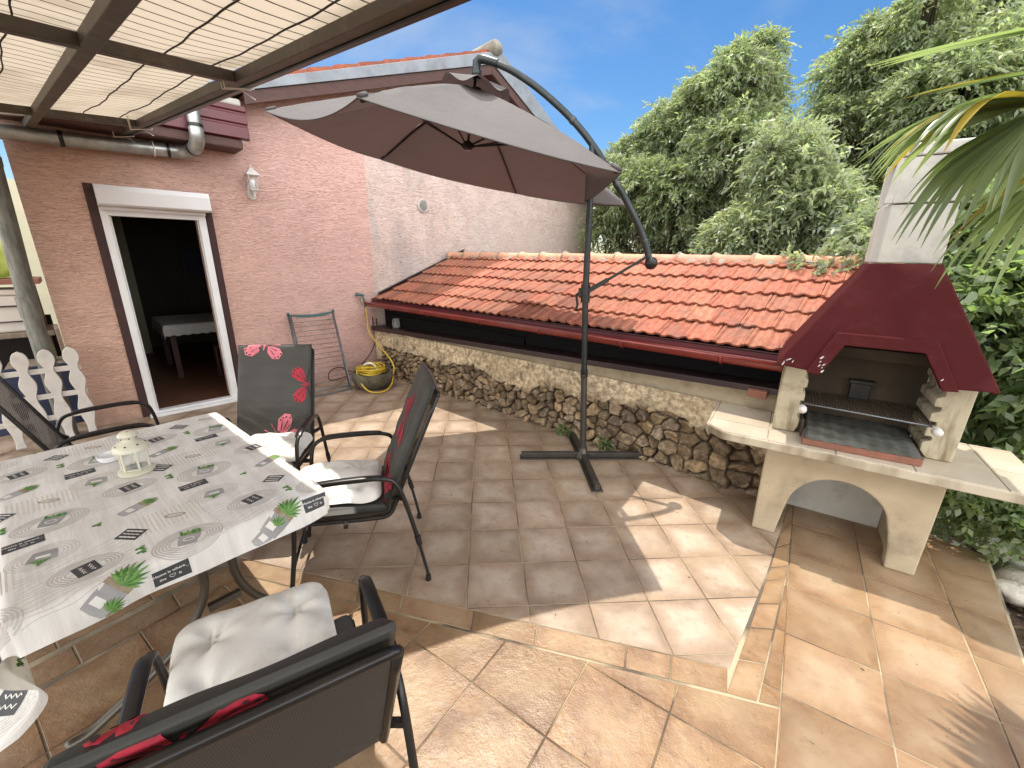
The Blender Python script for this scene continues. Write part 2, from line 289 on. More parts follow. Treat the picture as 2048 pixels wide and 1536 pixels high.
# ------------------------------------------------------------------ mesh helpers
def link(o): COL.objects.link(o); return o
def tag(o, label=None, cat=None, group=None, kind=None):
    if label: o['label'] = label
    if cat: o['category'] = cat
    if group: o['group'] = group
    if kind: o['kind'] = kind
    return o
def empty(name, loc=(0, 0, 0), az=0., label=None, cat=None, group=None, rot=None):
    o = bpy.data.objects.new(name, None); o.empty_display_size = .05; o.location = loc; o.rotation_euler = rot if rot else (0, 0, R(az)); link(o)
    return tag(o, label, cat, group)
class MB:
    def __init__(s): s.v = []; s.f = []; s.m = []; s.uv = []; s.col = []
    def add(s, vs, fs, mi=0, uvs=None, col=None):
        k = len(s.v); s.v += [tuple(p) for p in vs]
        for i, f in enumerate(fs):
            s.f.append([k + j for j in f]); s.m.append(mi); s.uv.append([uvs[j] for j in f] if uvs else None); s.col.append(col)
        return s
    def box(s, a, b, mi=0, taper=None):
        x0, y0, z0 = a; x1, y1, z1 = b
        vs = [(x0, y0, z0), (x1, y0, z0), (x1, y1, z0), (x0, y1, z0), (x0, y0, z1), (x1, y0, z1), (x1, y1, z1), (x0, y1, z1)]
        return s.add(vs, [(0, 3, 2, 1), (4, 5, 6, 7), (0, 1, 5, 4), (1, 2, 6, 5), (2, 3, 7, 6), (3, 0, 4, 7)], mi)
    def bar(s, p, q, w, h, mi=0, upv=(0, 0, 1)):
        p = Vector(p); q = Vector(q); d = (q - p).normalized(); u = Vector(upv); x = d.cross(u)
        if x.length < 1e-4: x = d.cross(Vector((1, 0, 0)))
        x.normalize(); u = x.cross(d)
        vs = [c + x * (w / 2 * i) + u * (h / 2 * j) for c in (p, q) for i, j in ((-1, -1), (1, -1), (1, 1), (-1, 1))]
        return s.add(vs, [(0, 1, 2, 3), (7, 6, 5, 4), (0, 4, 5, 1), (1, 5, 6, 2), (2, 6, 7, 3), (3, 7, 4, 0)], mi)
    def tube(s, pts, r, n=10, closed=False, mi=0, flat=1., cap=True):
        P = [Vector(p) for p in pts]; k = len(P); rr = r if isinstance(r, (list, tuple)) else [r] * k
        T = []
        for i in range(k):
            a = P[(i - 1) % k] if (closed or i > 0) else P[i]; b = P[(i + 1) % k] if (closed or i < k - 1) else P[i]; T.append((b - a).normalized())
        u = Vector((0, 0, 1)) if abs(T[0].z) < .9 else Vector((1, 0, 0)); u = (u - T[0] * u.dot(T[0])).normalized(); vs = []
        for i in range(k):
            u = (u - T[i] * u.dot(T[i])).normalized(); x = T[i].cross(u)
            for j in range(n):
                a = 2 * math.pi * j / n; vs.append(P[i] + (u * math.cos(a) * flat + x * math.sin(a)) * rr[i])
        fs = []
        for i in range(k if closed else k - 1):
            i2 = (i + 1) % k
            for j in range(n): fs.append((i * n + j, i * n + (j + 1) % n, i2 * n + (j + 1) % n, i2 * n + j))
        if not closed and cap: fs += [tuple(range(n))[::-1], tuple((k - 1) * n + j for j in range(n))]
        return s.add(vs, fs, mi)
    def lathe(s, prof, c=(0, 0, 0), n=24, mi=0, a0=0., a1=2 * math.pi):
        full = abs(a1 - a0 - 2 * math.pi) < 1e-6; k = len(prof); m = n if full else n + 1; vs = []
        for j in range(m):
            a = a0 + (a1 - a0) * j / n
            for r, z in prof: vs.append((c[0] + r * math.cos(a), c[1] + r * math.sin(a), c[2] + z))
        fs = []
        for j in range(n):
            j2 = (j + 1) % m
            for i in range(k - 1): fs.append((j * k + i, j2 * k + i, j2 * k + i + 1, j * k + i + 1))
        return s.add(vs, fs, mi)
    def prism(s, poly, a, b, axis='y', mi=0):
        """polygon (p,q) extruded between a and b along axis; p,q are the other two axes in order"""
        def P(p, q, t): return {'x': (t, p, q), 'y': (p, t, q), 'z': (p, q, t)}[axis]
        n = len(poly); vs = [P(p, q, a) for p, q in poly] + [P(p, q, b) for p, q in poly]
        fs = [tuple(range(n)), tuple(range(2 * n - 1, n - 1, -1))] + [(i, n + i, n + (i + 1) % n, (i + 1) % n) for i in range(n)]
        return s.add(vs, fs, mi)
    def sheet(s, nu, nv, fn, mi=0, uvs=True, closed=False):
        vs = []; uv = []
        for i in range(nu + 1):
            for j in range(nv + 1): vs.append(fn(i / nu, j / nv)); uv.append((i / nu, j / nv))
        fs = [(i * (nv + 1) + j, (i + 1) * (nv + 1) + j, (i + 1) * (nv + 1) + j + 1, i * (nv + 1) + j + 1) for i in range(nu) for j in range(nv)]
        return s.add(vs, fs, mi, uv if uvs else None)
    def build(s, name, mats, parent=None, smooth=False, bevel=0., solid=0., loc=None, az=0., auto=None):
        me = bpy.data.meshes.new(name); me.from_pydata(s.v, [], s.f)
        for m in (mats if isinstance(mats, (list, tuple)) else [mats]): me.materials.append(m)
        me.polygons.foreach_set('material_index', s.m)
        if any(u is not None for u in s.uv):
            l = me.uv_layers.new(name='UVMap'); d = []
            for f, u in zip(s.f, s.uv):
                for i in range(len(f)): d += (u[i] if u else (0, 0))
            l.data.foreach_set('uv', d)
        if any(c is not None for c in s.col):
            at_ = me.color_attributes.new('tint', 'FLOAT_COLOR', 'CORNER'); d = []
            for f, c in zip(s.f, s.col):
                for i in range(len(f)): d += (*(c or (1, 1, 1)), 1)
            at_.data.foreach_set('color', d)
        me.validate(); me.update()
        o = bpy.data.objects.new(name, me); link(o)
        if parent: o.parent = parent
        if loc: o.location = loc; o.rotation_euler = (0, 0, R(az))
        if not smooth:
            import bmesh
            bm = bmesh.new(); bm.from_mesh(me); bmesh.ops.recalc_face_normals(bm, faces=bm.faces); bm.to_mesh(me); bm.free()
        if smooth:
            me.shade_smooth()
            if auto: me.set_sharp_from_angle(angle=R(auto))
        if bevel: b = o.modifiers.new('b', 'BEVEL'); b.width = bevel; b.segments = 2; b.limit_method = 'ANGLE'; b.angle_limit = R(35)
        if solid: b = o.modifiers.new('s', 'SOLIDIFY'); b.thickness = solid; b.offset = 0
        return o
def fast_mesh(name, V, Fq, mats, parent=None, tint=None, smooth=False, uv=None):
    """numpy mesh of quads; tint per-vertex rgb"""
    me = bpy.data.meshes.new(name); nv = len(V); nf = len(Fq); k = Fq.shape[1]
    me.vertices.add(nv); me.vertices.foreach_set('co', V.astype(np.float32).ravel())
    me.loops.add(nf * k); me.loops.foreach_set('vertex_index', Fq.astype(np.int32).ravel())
    me.polygons.add(nf); me.polygons.foreach_set('loop_start', np.arange(0, nf * k, k, dtype=np.int32)); me.polygons.foreach_set('loop_total', np.full(nf, k, dtype=np.int32))
    for m in (mats if isinstance(mats, (list, tuple)) else [mats]): me.materials.append(m)
    me.update(calc_edges=True)
    if tint is not None:
        a = me.color_attributes.new('tint', 'FLOAT_COLOR', 'POINT'); a.data.foreach_set('color', np.concatenate([tint, np.ones((nv, 1))], 1).astype(np.float32).ravel())
    if uv is not None:
        l = me.uv_layers.new(name='UVMap'); l.data.foreach_set('uv', uv[Fq.ravel()].astype(np.float32).ravel())
    if smooth: me.shade_smooth()
    o = bpy.data.objects.new(name, me); link(o)
    if parent: o.parent = parent
    return o
def arc(c, r, a0, a1, n, ax=(1, 0, 0), ay=(0, 0, 1)):
    c = Vector(c); ax = Vector(ax); ay = Vector(ay)
    return [c + ax * (r * math.cos(R(a0 + (a1 - a0) * i / n))) + ay * (r * math.sin(R(a0 + (a1 - a0) * i / n))) for i in range(n + 1)]
def smoothpath(pts, sub=6):
    """Catmull-Rom through points"""
    P = [Vector(p) for p in pts]; P = [P[0] * 2 - P[1]] + P + [P[-1] * 2 - P[-2]]; out = []
    for i in range(1, len(P) - 2):
        a, b, c, d = P[i - 1:i + 3]
        for j in range(sub):
            t = j / sub; out.append(.5 * ((2 * b) + (c - a) * t + (2 * a - 5 * b + 4 * c - d) * t * t + (3 * b - a - 3 * c + d) * t ** 3))
    return out + [P[-2]]
def fbm(x, y, seed=0, oct=4):
    """cheap smooth pseudo-noise on arrays"""
    r = np.random.default_rng(seed); o = 0; a = 1
    for k in range(oct):
        for _ in range(3):
            th = r.uniform(0, 6.28); f = (2 ** k) * r.uniform(.7, 1.3); o = o + a / 3 * np.sin((x * math.cos(th) + y * math.sin(th)) * f + r.uniform(0, 6.28))
        a *= .55
    return o
# ================================================================== GROUND AND PATIO
def clip(poly, P):
    """clip polygon (list of (x,y)) by convex polygon P (ccw)"""
    out = poly
    for i in range(len(P)):
        a = P[i]; b = P[(i + 1) % len(P)]; inp = out; out = []
        def side(p): return (b[0] - a[0]) * (p[1] - a[1]) - (b[1] - a[1]) * (p[0] - a[0])
        for j in range(len(inp)):
            p = inp[j]; q = inp[(j + 1) % len(inp)]; sp_ = side(p); sq = side(q)
            if sp_ >= 0: out.append(p)
            if (sp_ >= 0) != (sq >= 0):
                t = sp_ / (sp_ - sq); out.append((p[0] + (q[0] - p[0]) * t, p[1] + (q[1] - p[1]) * t))
        if len(out) < 3: return []
    return out
def ccw(P):
    a = sum(P[i][0] * P[(i + 1) % len(P)][1] - P[(i + 1) % len(P)][0] * P[i][1] for i in range(len(P)))
    return P if a > 0 else P[::-1]
def inset(P, d):
    n = len(P); out = []
    for i in range(n):
        p0, p1, p2 = P[i - 1], P[i], P[(i + 1) % n]
        d1 = (p1[0] - p0[0], p1[1] - p0[1]); d2 = (p2[0] - p1[0], p2[1] - p1[1]); l1 = math.hypot(*d1); l2 = math.hypot(*d2)
        if l1 < 1e-6 or l2 < 1e-6: continue
        n1 = (-d1[1] / l1, d1[0] / l1); n2 = (-d2[1] / l2, d2[0] / l2); k = 1 + n1[0] * n2[0] + n1[1] * n2[1]
        if k < .15: k = .15
        out.append((p1[0] + (n1[0] + n2[0]) / k * d, p1[1] + (n1[1] + n2[1]) / k * d))
    return out
def area(P): return abs(sum(P[i][0] * P[(i + 1) % len(P)][1] - P[(i + 1) % len(P)][0] * P[i][1] for i in range(len(P)))) / 2
TM = MB()
def lay(zone, ox, oy, az, sx, sy, i0, i1, j0, j1, mi, gap=.0028, stag=0., clipper=None):
    zone = ccw(zone); c, s_ = math.cos(R(az)), math.sin(R(az))
    W = lambda u, v: (ox + u * c - v * s_, oy + u * s_ + v * c)
    for j in range(j0, j1):
        for i in range(i0, i1):
            o = stag * (j % 2); sq = [W((i + o + a) * sx, (j + b) * sy) for a, b in ((0, 0), (1, 0), (1, 1), (0, 1))]
            P = clip(sq, zone)
            if len(P) < 3 or area(P) < 2e-4: continue
            Q = inset(ccw(P), gap); Q2 = inset(ccw(P), gap + .0022)
            if len(Q) < 3 or len(Q2) != len(Q) or area(Q) < 1e-4: continue
            def uv(p): x, y = p[0] - ox, p[1] - oy; return ((x * c + y * s_) / sx - i - o, (-x * s_ + y * c) / sy - j)
            n = len(Q); t = (random.random(), random.random(), random.random()); dz = random.uniform(-.0007, .0007)
            TM.add([(x, y, -.0015) for x, y in Q] + [(x, y, dz) for x, y in Q2], [tuple(range(n, 2 * n))] + [(k, (k + 1) % n, n + (k + 1) % n, n + k) for k in range(n)], mi, [uv(p) for p in Q] + [uv(p) for p in Q2], t)
PL = (-1.56, 2.02); CR = (.956, 1.380)
# upper field of small square tiles
GA = (-.9394, 3.1989, 3.77, .31213, .31213)
lay([PL, (.962, 1.378), (1.50, 2.005), (2.05, 2.70), (2.2, 3.2), (-2.2, 7.2), (-6.5, 3.3)], *GA, -19, 12, -7, 14, 0)
lay([(-6.5, 3.25), (-1.60, 2.02), (-2.46 * .824 + .566 * -1.2 - .0, -.566 * -2.46 + .0 - 1.2 * .824 + .0), (-6.5, -2)], -3.2, .6, 55.5, .34, .34, -12, 12, -12, 16, 1)
# border courses
def course(p0, p1, q0, q1, ts, mi):
    for a, b in zip(ts[:-1], ts[1:]):
        L_ = lambda p, q, t: (p[0] + (q[0] - p[0]) * t, p[1] + (q[1] - p[1]) * t)
        P = ccw([L_(p0, p1, a), L_(p0, p1, b), L_(q0, q1, b), L_(q0, q1, a)]); Q = inset(P, .003); Q2 = inset(P, .0055); n = 4; t = (random.random(),) * 3
        TM.add([(x, y, -.0015) for x, y in Q] + [(x, y, random.uniform(-.0005, .0005)) for x, y in Q2], [tuple(range(n, 2 * n))] + [(k, (k + 1) % n, n + (k + 1) % n, n + k) for k in range(n)], mi, [(0.1, .2), (.9, .2), (.9, .8), (.1, .8)] * 2, t)
course(CR, PL, (.90, 1.268), (-1.50, 1.895), [0, .09, .165, .325, .45, .60, .70, .84, 1.0], 1)
course((.893, 1.27), (1.50, 2.00), (1.003, 1.236), (1.62, 2.02), [0, .21, .44, .64, .86, 1.0], 1)
course((1.50, 2.00), (2.05, 2.70), (1.62, 2.02), (2.16, 2.82), [0, .25, .5, .8, 1.0], 1)
course((-1.58, 1.98), (-2.75, .30), (-1.47, 1.885), (-2.60, .24), [0, .14, .32, .45, .63, .78, .9, 1.0], 1)
# lower field of large tiles laid on the diagonal
lay([(-1.495, 1.893), (1.088, 1.208), (-.55, -1.2), (-3.2, -1.0)], .142, 1.098, -34.4, .354, .352, -16, 12, -12, 10, 1)
# sliver between the strip course and the right-hand field
lay([(1.005, 1.236), (1.092, 1.214), (1.62, 2.02)], .142, 1.098, -34.4, .354, .352, -8, 12, -8, 10, 1)
# right-hand field running under the barbecue
lay([(-.55, -1.2), (1.09, 1.232), (2.165, 2.84), (2.89, 2.135), (2.28, 1.41), (.9, -.2), (-.2, -1.4)], .225 * .832 + 1.684 * .555, -.225 * .555 + 1.684 * .832, -33.6, .355, .3465, 0, 8, -14, 8, 2)
floor = TM.build('patio_floor', [m_tileA, m_tileB, m_tileC]); tag(floor, 'beige stone-effect patio tiles with pale joints', 'floor', kind='structure')
# slab under the tiles
b = MB(); pv = [(-7, -2.5), (-.2, -1.6), (.93, -.2), (2.285, 1.405), (2.905, 2.138), (2.16, 2.62), (2.2, 3.3), (-1.9, 6.9), (-7, 4.5)]
b.prism(pv, -.16, -.0032, 'z'); s_ = b.build('patio_slab', m_grout); tag(s_, 'concrete slab and mortar joints under the patio tiles', 'slab', kind='structure')
# garden ground: one sheet, dropping away behind the terrace
def gz(x, y):
    d = math.hypot(x - .2, y - .5); near = -.17; z = near - .9 * (1 / (1 + math.exp(-(y - 7.2 + .2 * x) * 1.1))) + .03 * math.sin(x * 3.1) * math.cos(y * 2.7)
    e = max(0, x - 3.4); z -= min(.9, e * .22)
    return z - min(18, max(0, d - 25) * .05)
ax_ = [-400, -200, -100, -50, -25, -14, -9] + [-6 + i * .5 for i in range(33)] + [13, 17, 25, 50, 100, 200, 400]
b = MB(); n = len(ax_); vs = [(x, y + 4, gz(x, y + 4)) for x in ax_ for y in ax_]
vs = [(x, y, z if not (-7 < x < 2.0 and -2.3 < y < 6.3) else -.2) for x, y, z in vs]
b.add(vs, [(i * n + j, (i + 1) * n + j, (i + 1) * n + j + 1, i * n + j + 1) for i in range(n - 1) for j in range(n - 1)])
tag(b.build('ground', m_soil, smooth=True), 'dry brown garden soil sloping away past the patio', 'ground', kind='structure')

# ================================================================== HOUSE  (x along the wall, y into the house, z up)
HA = 45.25; HO = Vector((-3.875, 4.175, 0)); hx = Vector((math.cos(R(HA)), math.sin(R(HA)), 0)); hy = Vector((-hx.y, hx.x, 0))
def H(x, y, z): return HO + hx * x + hy * y + Vector((0, 0, z))
house = empty('house', HO, HA, 'pink scratch-rendered house with gabled tiled roof', 'house')
AP = (4.70, 4.42)   # apex of the wall under the boards
b = MB()
WT = .32
out = [(-.46, -.1), (.045, -.1), (.045, 2.07), (.79, 2.07), (.79, -.1), (7.92, -.8), (7.92, 2.72), AP, (1.36, 3.25), (1.30, 2.98), (-.46, 2.98)]
# wall as strips so that the doorway stays open
b.prism([(-.46, -.1), (.045, -.1), (.045, 2.98), (-.46, 2.98)], 0, WT)
b.prism([(.045, 2.07), (.79, 2.07), (.79, 2.98), (.045, 2.98)], 0, WT)
b.prism([(.79, -.1), (1.33, -.1), (1.33, 3.12), (.79, 2.98)], 0, WT)
b.prism([(1.33, -.1), (7.92, -.9), (7.92, 2.72), AP, (1.33, 3.26)], 0, WT)
b.prism([(WT + .0005, -.1), (7, -.1), (7, 2.95), (WT + .0005, 2.95)], -.46, -.46 + WT, 'x')   # end wall going back
b.prism([(WT + .0005, -.9), (7, -.9), (7, 2.72), (WT + .0005, 2.72)], 7.92 - WT, 7.92, 'x')
wall = b.build('wall', m_stucco, house)
# joints between coincident prism sides are inside the wall thickness
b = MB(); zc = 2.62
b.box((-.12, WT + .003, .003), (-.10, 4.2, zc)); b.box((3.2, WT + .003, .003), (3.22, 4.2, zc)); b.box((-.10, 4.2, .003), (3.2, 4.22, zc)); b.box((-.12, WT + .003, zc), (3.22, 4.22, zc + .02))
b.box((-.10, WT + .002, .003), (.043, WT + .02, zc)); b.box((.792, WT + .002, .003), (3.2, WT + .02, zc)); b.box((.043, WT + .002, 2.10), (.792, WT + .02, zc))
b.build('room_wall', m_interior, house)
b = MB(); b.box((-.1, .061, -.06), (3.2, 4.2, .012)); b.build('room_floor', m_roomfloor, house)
# roof: two pitches of clay tiles behind grey metal verge flashing and brown bargeboards
OV = -.30
Lb, Lt, A_b, A_t, Rb, Rt = (1.30, 3.10), (1.30, 3.27), (4.70, 4.25), (4.76, 4.61), (8.35, 2.47), (8.52, 2.60)
def slab(name, pts, y0, y1, m, bev=.004):
    b = MB(); b.prism(pts, y0, y1); return b.build(name, m, house, bevel=bev)
slab('bargeboard', [(1.30, 3.125), (4.70, 4.262), (4.70, 4.385), (1.30, 3.245)], OV, OV + .035, m_brown)
slab('bargeboard', [(4.703, 4.262), (8.30, 2.42), (8.38, 2.53), (4.703, 4.385)], OV, OV + .035, m_brown)
slab('soffit_board', [(1.30, 3.215), (4.70, 4.352), (4.70, 4.374), (1.30, 3.237)], OV + .036, -.002, m_brown, 0)
slab('soffit_board', [(4.703, 4.352), (8.30, 2.51), (8.34, 2.53), (4.703, 4.374)], OV + .036, -.002, m_brown, 0)
slab('verge_flashing', [(1.30, 3.247), (4.70, 4.387), (4.70, 4.545), (1.30, 3.335)], OV - .02, OV - .004, m_flash)
slab('verge_flashing', [(4.703, 4.387), (8.42, 2.49), (8.50, 2.62), (4.84, 4.60), (4.703, 4.545)], OV - .02, OV - .004, m_flash)
b = MB(); b.prism([(1.0, 3.14), (4.70, 4.40), (4.70, 4.50), (1.0, 3.24)], OV - .002, 7.2); b.prism([(4.703, 4.40), (8.5, 2.45), (8.5, 2.55), (4.703, 4.50)], OV - .002, 7.2)
rf = b.build('roof', m_clay, house)
# visible tile ends along the verge
b = MB()
for i in range(11):
    t = .06 + i * .092; x = 1.3 + 3.4 * t; z = 3.335 + 1.20 * t
    c = random.uniform(.75, 1.1); b.add(*[(lambda P: (P, [(0, 1, 2, 3), (7, 6, 5, 4), (0, 4, 5, 1), (1, 5, 6, 2), (2, 6, 7, 3), (3, 7, 4, 0)]))([(x - .15, y, z + dz - .05) if k in (0, 3, 4, 7) else (x + .17, y, z + dz + .045) for k, (y, dz) in enumerate([(OV + .02, 0), (OV + .02, 0), (.4, 0), (.4, 0), (OV + .02, .055), (OV + .02, .055), (.4, .055), (.4, .055)])])][0], 0, None, (c, c * .9, c * .85))
for i in range(11):
    t = .05 + i * .09; x = 4.9 + 3.5 * t; z = 4.50 - 1.87 * t; c = random.uniform(.75, 1.1)
    P = [(x + sx * .17, y, z + dz - sx * .085) for dz in (0, .05) for sx, y in ((-1, OV + .02), (1, OV + .02), (1, .4), (-1, .4))]
    b.add(P, [(0, 3, 2, 1), (4, 5, 6, 7), (0, 1, 5, 4), (1, 2, 6, 5), (2, 3, 7, 6), (3, 0, 4, 7)], 0, None, (c, c * .9, c * .85))
vt = b.build('verge_tile', m_clay, house); tag(vt, kind='stuff')
b = MB(); b.lathe([(.13, 0), (.13, .02)], n=3)
b = MB(); b.tube([(4.74, OV - .05, 4.60), (4.74, OV + .4, 4.60), (4.74, 7, 4.60)], [.12, .11, .11], 12, flat=.8); b.build('ridge_cap', m_mortar, house, smooth=True)
# eaves of the low left-hand part: profiled red metal fascia on a brown soffit
b = MB(); pr = [(-.30, 2.79), (-.34, 2.80), (-.34, 2.90), (-.325, 2.91), (-.325, 2.925), (-.34, 2.935), (-.34, 3.01), (-.325, 3.02), (-.325, 3.035), (-.34, 3.045), (-.34, 3.09), (-.28, 3.10), (-.28, 2.79)]
b.prism(pr, -.5, 1.285, 'x'); b.build('metal_fascia', m_redmetal, house, bevel=.003)
b = MB(); b.box((-.5, -.31, 2.70), (1.22, -.003, 2.788)); b.build('soffit_board', m_brown, house, bevel=.012)
b = MB(); b.box((-.5, -.27, 3.10), (1.27, 1.5, 3.17)); b.build('eave_mortar', m_concrete_grey, house, bevel=.02)
# doorway
b = MB(); b.box((-.055, -.018, -.02), (.012, .03, 2.275)); b.build('door_surround', m_jamb, house, bevel=.006)
b = MB(); b.box((.832, -.018, -.02), (.90, .03, 2.275)); b.build('door_surround', m_jamb, house, bevel=.012)
door = MB()
door.box((.014, -.03, .0), (.072, .05, 2.08)); door.box((.765, -.03, .0), (.83, .05, 2.08)); door.box((.072, -.028, 2.005), (.765, .048, 2.078)); door.box((.072, -.035, .0), (.765, .06, .045))
door.box((.755, .0, .045), (.764, .035, 2.005)); door.box((.073, .0, .045), (.088, .035, 2.005))
df = door.build('door_frame', m_upvc, house, bevel=.003)
b = MB(); b.prism([(-.15, 2.10), (-.15, 2.215), (-.13, 2.262), (-.004, 2.262), (-.004, 2.082), (-.13, 2.082)], .013, .876, 'x'); sb = b.build('shutter_box', m_shutter, house, bevel=.003)
b = MB(); b.box((.03, -.075, 2.05), (.83, -.032, 2.0805)); b.build('shutter_slat', m_shutter, house, bevel=.004)
b = MB(); b.box((.0, -.10, -.001), (.86, -.036, .030)); b.build('door_sill', m_upvc, house, bevel=.004)
# door leaf swung open against the inner wall, edge visible
# round wall vent
b = MB(); b.lathe([(0, 0), (.075, 0), (.085, .012), (.092, .006), (.095, 0)], n=28); 
vent = b.build('vent', m_plastic, house, smooth=True, auto=40); vent.location = (3.567, -.014, 2.378); vent.rotation_euler = (R(90), 0, 0)
b = MB()
for i in range(9):
    z = -.062 + i * .0155; hw = math.sqrt(max(0, .07 ** 2 - z * z)); b.box((-hw, z - .002, .0135), (hw, z + .003, .0165))
g = b.build('vent_slot', m_dark, vent)
for (x, z, r_) in ((1.33, 2.72, .011), (2.10, 2.86, .014), (2.2, 2.66, .012), (2.84, 1.69, .008), (3.03, 2.66, .01)):
    pass

# ---- horizontal rainwater pipe under the pergola with its elbow, and the downpipe at the corner
dp = empty('rainwater_pipe', H(.3, -.12, 2.60), HA, 'galvanised rainwater pipe with taped elbow under the eaves', 'pipe')
def L2(p): return Vector(p) - Vector((.3, -.12, 2.60))
b = MB(); b.tube([L2((-.56, -.12, 2.585)), L2((.20, -.12, 2.605)), L2((.62, -.12, 2.625))], .058, 18); b.build('pipe', m_galv, dp, smooth=True, auto=40)
b = MB(); b.tube(smoothpath([L2((.60, -.12, 2.622)), L2((.70, -.13, 2.626)), L2((.775, -.20, 2.630)), L2((.80, -.32, 2.65)), L2((.815, -.395, 2.72)), L2((.815, -.405, 2.82))], 6), .061, 18); b.build('elbow', m_galv, dp, smooth=True, auto=40)
b = MB(); b.tube([L2((.815, -.405, 2.80)), L2((.815, -.405, 3.14))], .056, 18); b.build('pipe', m_galv, dp, smooth=True, auto=40)
for p, q in (((.60, -.12, 2.622), (.625, -.122, 2.623)), ((.792, -.27, 2.640), (.798, -.30, 2.646)), ((-.13, -.12, 2.596), (-.10, -.12, 2.597)), ((.815, -.405, 2.81), (.815, -.405, 2.84))):
    b = MB(); b.tube([L2(p), L2(q)], .0645, 18); b.build('tape_band', m_black, dp, smooth=True, auto=40)
b = MB(); b.tube([L2(p) for p in arc((.50, -.12, 2.619), .064, 0, 360, 20, (0, 1, 0), (0, 0, 1))], .006, 6); b.box(tuple(L2((.49, -.06, 2.615))), tuple(L2((.51, -.0, 2.63)))); b.build('pipe_clip', m_upvc, dp, smooth=True)
d2 = empty('downpipe', H(-.60, -.12, 0), HA, 'dark grey downpipe at the left corner of the pink wall', 'pipe')
b = MB(); b.tube(smoothpath([(0, 0, .0), (0, 0, .9), (.01, 0, 1.35), (.03, -.0, 1.9), (.05, 0, 2.57)], 4), .062, 18); b.build('pipe', m_pipeoff, d2, smooth=True, auto=40)
for p_ in (((.0, 0, 1.12), (.0, 0, 1.30)), ((.042, 0, 2.33), (.045, 0, 2.40))):
    b = MB(); b.tube(p_, .067, 18); b.build('pipe_joint', m_pipeoff, d2, smooth=True, auto=40)

# ---- wall lantern
wl = empty('wall_lantern', H(1.31, 0, 2.30), HA, 'small white lantern lamp fixed on the pink wall right of the door', 'wall lamp')
b = MB(); b.prism([(-.035, -.03), (-.045, .02), (-.03, .10), (0, .13), (.03, .10), (.045, .02), (.035, -.03), (0, -.05)], -.016, 0); b.build('backplate', m_white, wl, bevel=.004)
b = MB(); b.tube(smoothpath([(0, -.01, .08), (0, -.05, .02), (0, -.09, -.02), (0, -.12, .0), (0, -.12, .045)], 5), .010, 8); b.lathe([(0, -.055), (.012, -.05), (.006, -.035), (.018, -.02), (.01, 0), (.025, .03), (.032, .045)], (0, -.12, .0), 12); b.build('bracket', m_white, wl, smooth=True)
b = MB()
for k in range(4):
    a0 = math.pi / 4 + k * math.pi / 2
    b.bar((.042 * math.cos(a0), -.12 + .042 * math.sin(a0), .05), (.070 * math.cos(a0), -.12 + .070 * math.sin(a0), .19), .007, .007)
    a1 = a0 + math.pi / 2
    for r_, z in ((.044, .048), (.072, .192)): b.bar((r_ * math.cos(a0), -.12 + r_ * math.sin(a0), z), (r_ * math.cos(a1), -.12 + r_ * math.sin(a1), z), .009, .010)
b.build('cage', m_white, wl)
b = MB(); b.lathe([(.0, .30), (.008, .295), (.010, .285), (.005, .275), (.012, .268), (.022, .262), (.045, .24), (.072, .215), (.088, .197), (.088, .190), (.0, .190)], (0, -.12, 0), 4, a0=math.pi / 4, a1=math.pi / 4 + 2 * math.pi); b.build('cap', m_white, wl)
b = MB(); b.lathe([(.038, .055), (.064, .188)], (0, -.12, 0), 4, a0=math.pi / 4, a1=math.pi / 4 + 2 * math.pi); b.build('glass', m_glass, wl)
b = MB(); b.lathe([(0, .06), (.012, .06), (.014, .09), (.026, .115), (.028, .135), (.018, .155), (0, .163)], (0, -.12, 0), 12); b.build('bulb', m_ceramic, wl, smooth=True)

# ---- room contents seen through the doorway
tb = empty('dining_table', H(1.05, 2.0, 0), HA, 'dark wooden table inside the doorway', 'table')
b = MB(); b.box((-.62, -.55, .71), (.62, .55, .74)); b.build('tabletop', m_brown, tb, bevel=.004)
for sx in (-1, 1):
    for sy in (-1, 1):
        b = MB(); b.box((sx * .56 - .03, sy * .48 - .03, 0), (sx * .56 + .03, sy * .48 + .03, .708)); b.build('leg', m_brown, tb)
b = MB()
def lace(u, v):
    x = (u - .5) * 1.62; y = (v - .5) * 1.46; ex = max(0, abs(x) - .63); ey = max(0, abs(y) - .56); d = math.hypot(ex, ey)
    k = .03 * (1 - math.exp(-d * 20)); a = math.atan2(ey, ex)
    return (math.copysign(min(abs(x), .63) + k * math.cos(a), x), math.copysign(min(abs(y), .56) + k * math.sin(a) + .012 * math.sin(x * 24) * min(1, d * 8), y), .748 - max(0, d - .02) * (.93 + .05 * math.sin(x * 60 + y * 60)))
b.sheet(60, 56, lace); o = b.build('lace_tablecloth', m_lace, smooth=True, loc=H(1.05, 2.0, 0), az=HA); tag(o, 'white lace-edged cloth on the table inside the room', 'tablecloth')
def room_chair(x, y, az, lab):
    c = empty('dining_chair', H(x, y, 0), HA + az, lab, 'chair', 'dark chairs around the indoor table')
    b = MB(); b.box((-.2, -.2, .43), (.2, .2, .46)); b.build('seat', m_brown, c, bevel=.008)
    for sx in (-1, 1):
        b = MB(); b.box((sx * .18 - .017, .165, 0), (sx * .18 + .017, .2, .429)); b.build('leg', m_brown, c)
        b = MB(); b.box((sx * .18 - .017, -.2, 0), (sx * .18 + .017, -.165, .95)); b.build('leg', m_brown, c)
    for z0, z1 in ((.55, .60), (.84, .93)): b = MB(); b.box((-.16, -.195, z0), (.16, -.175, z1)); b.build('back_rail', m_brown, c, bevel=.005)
room_chair(1.1, 1.12, 5, 'dark chair pulled in at the near side of the indoor table'); room_chair(2.1, 2.1, 90, 'dark chair on the far right of the indoor table')
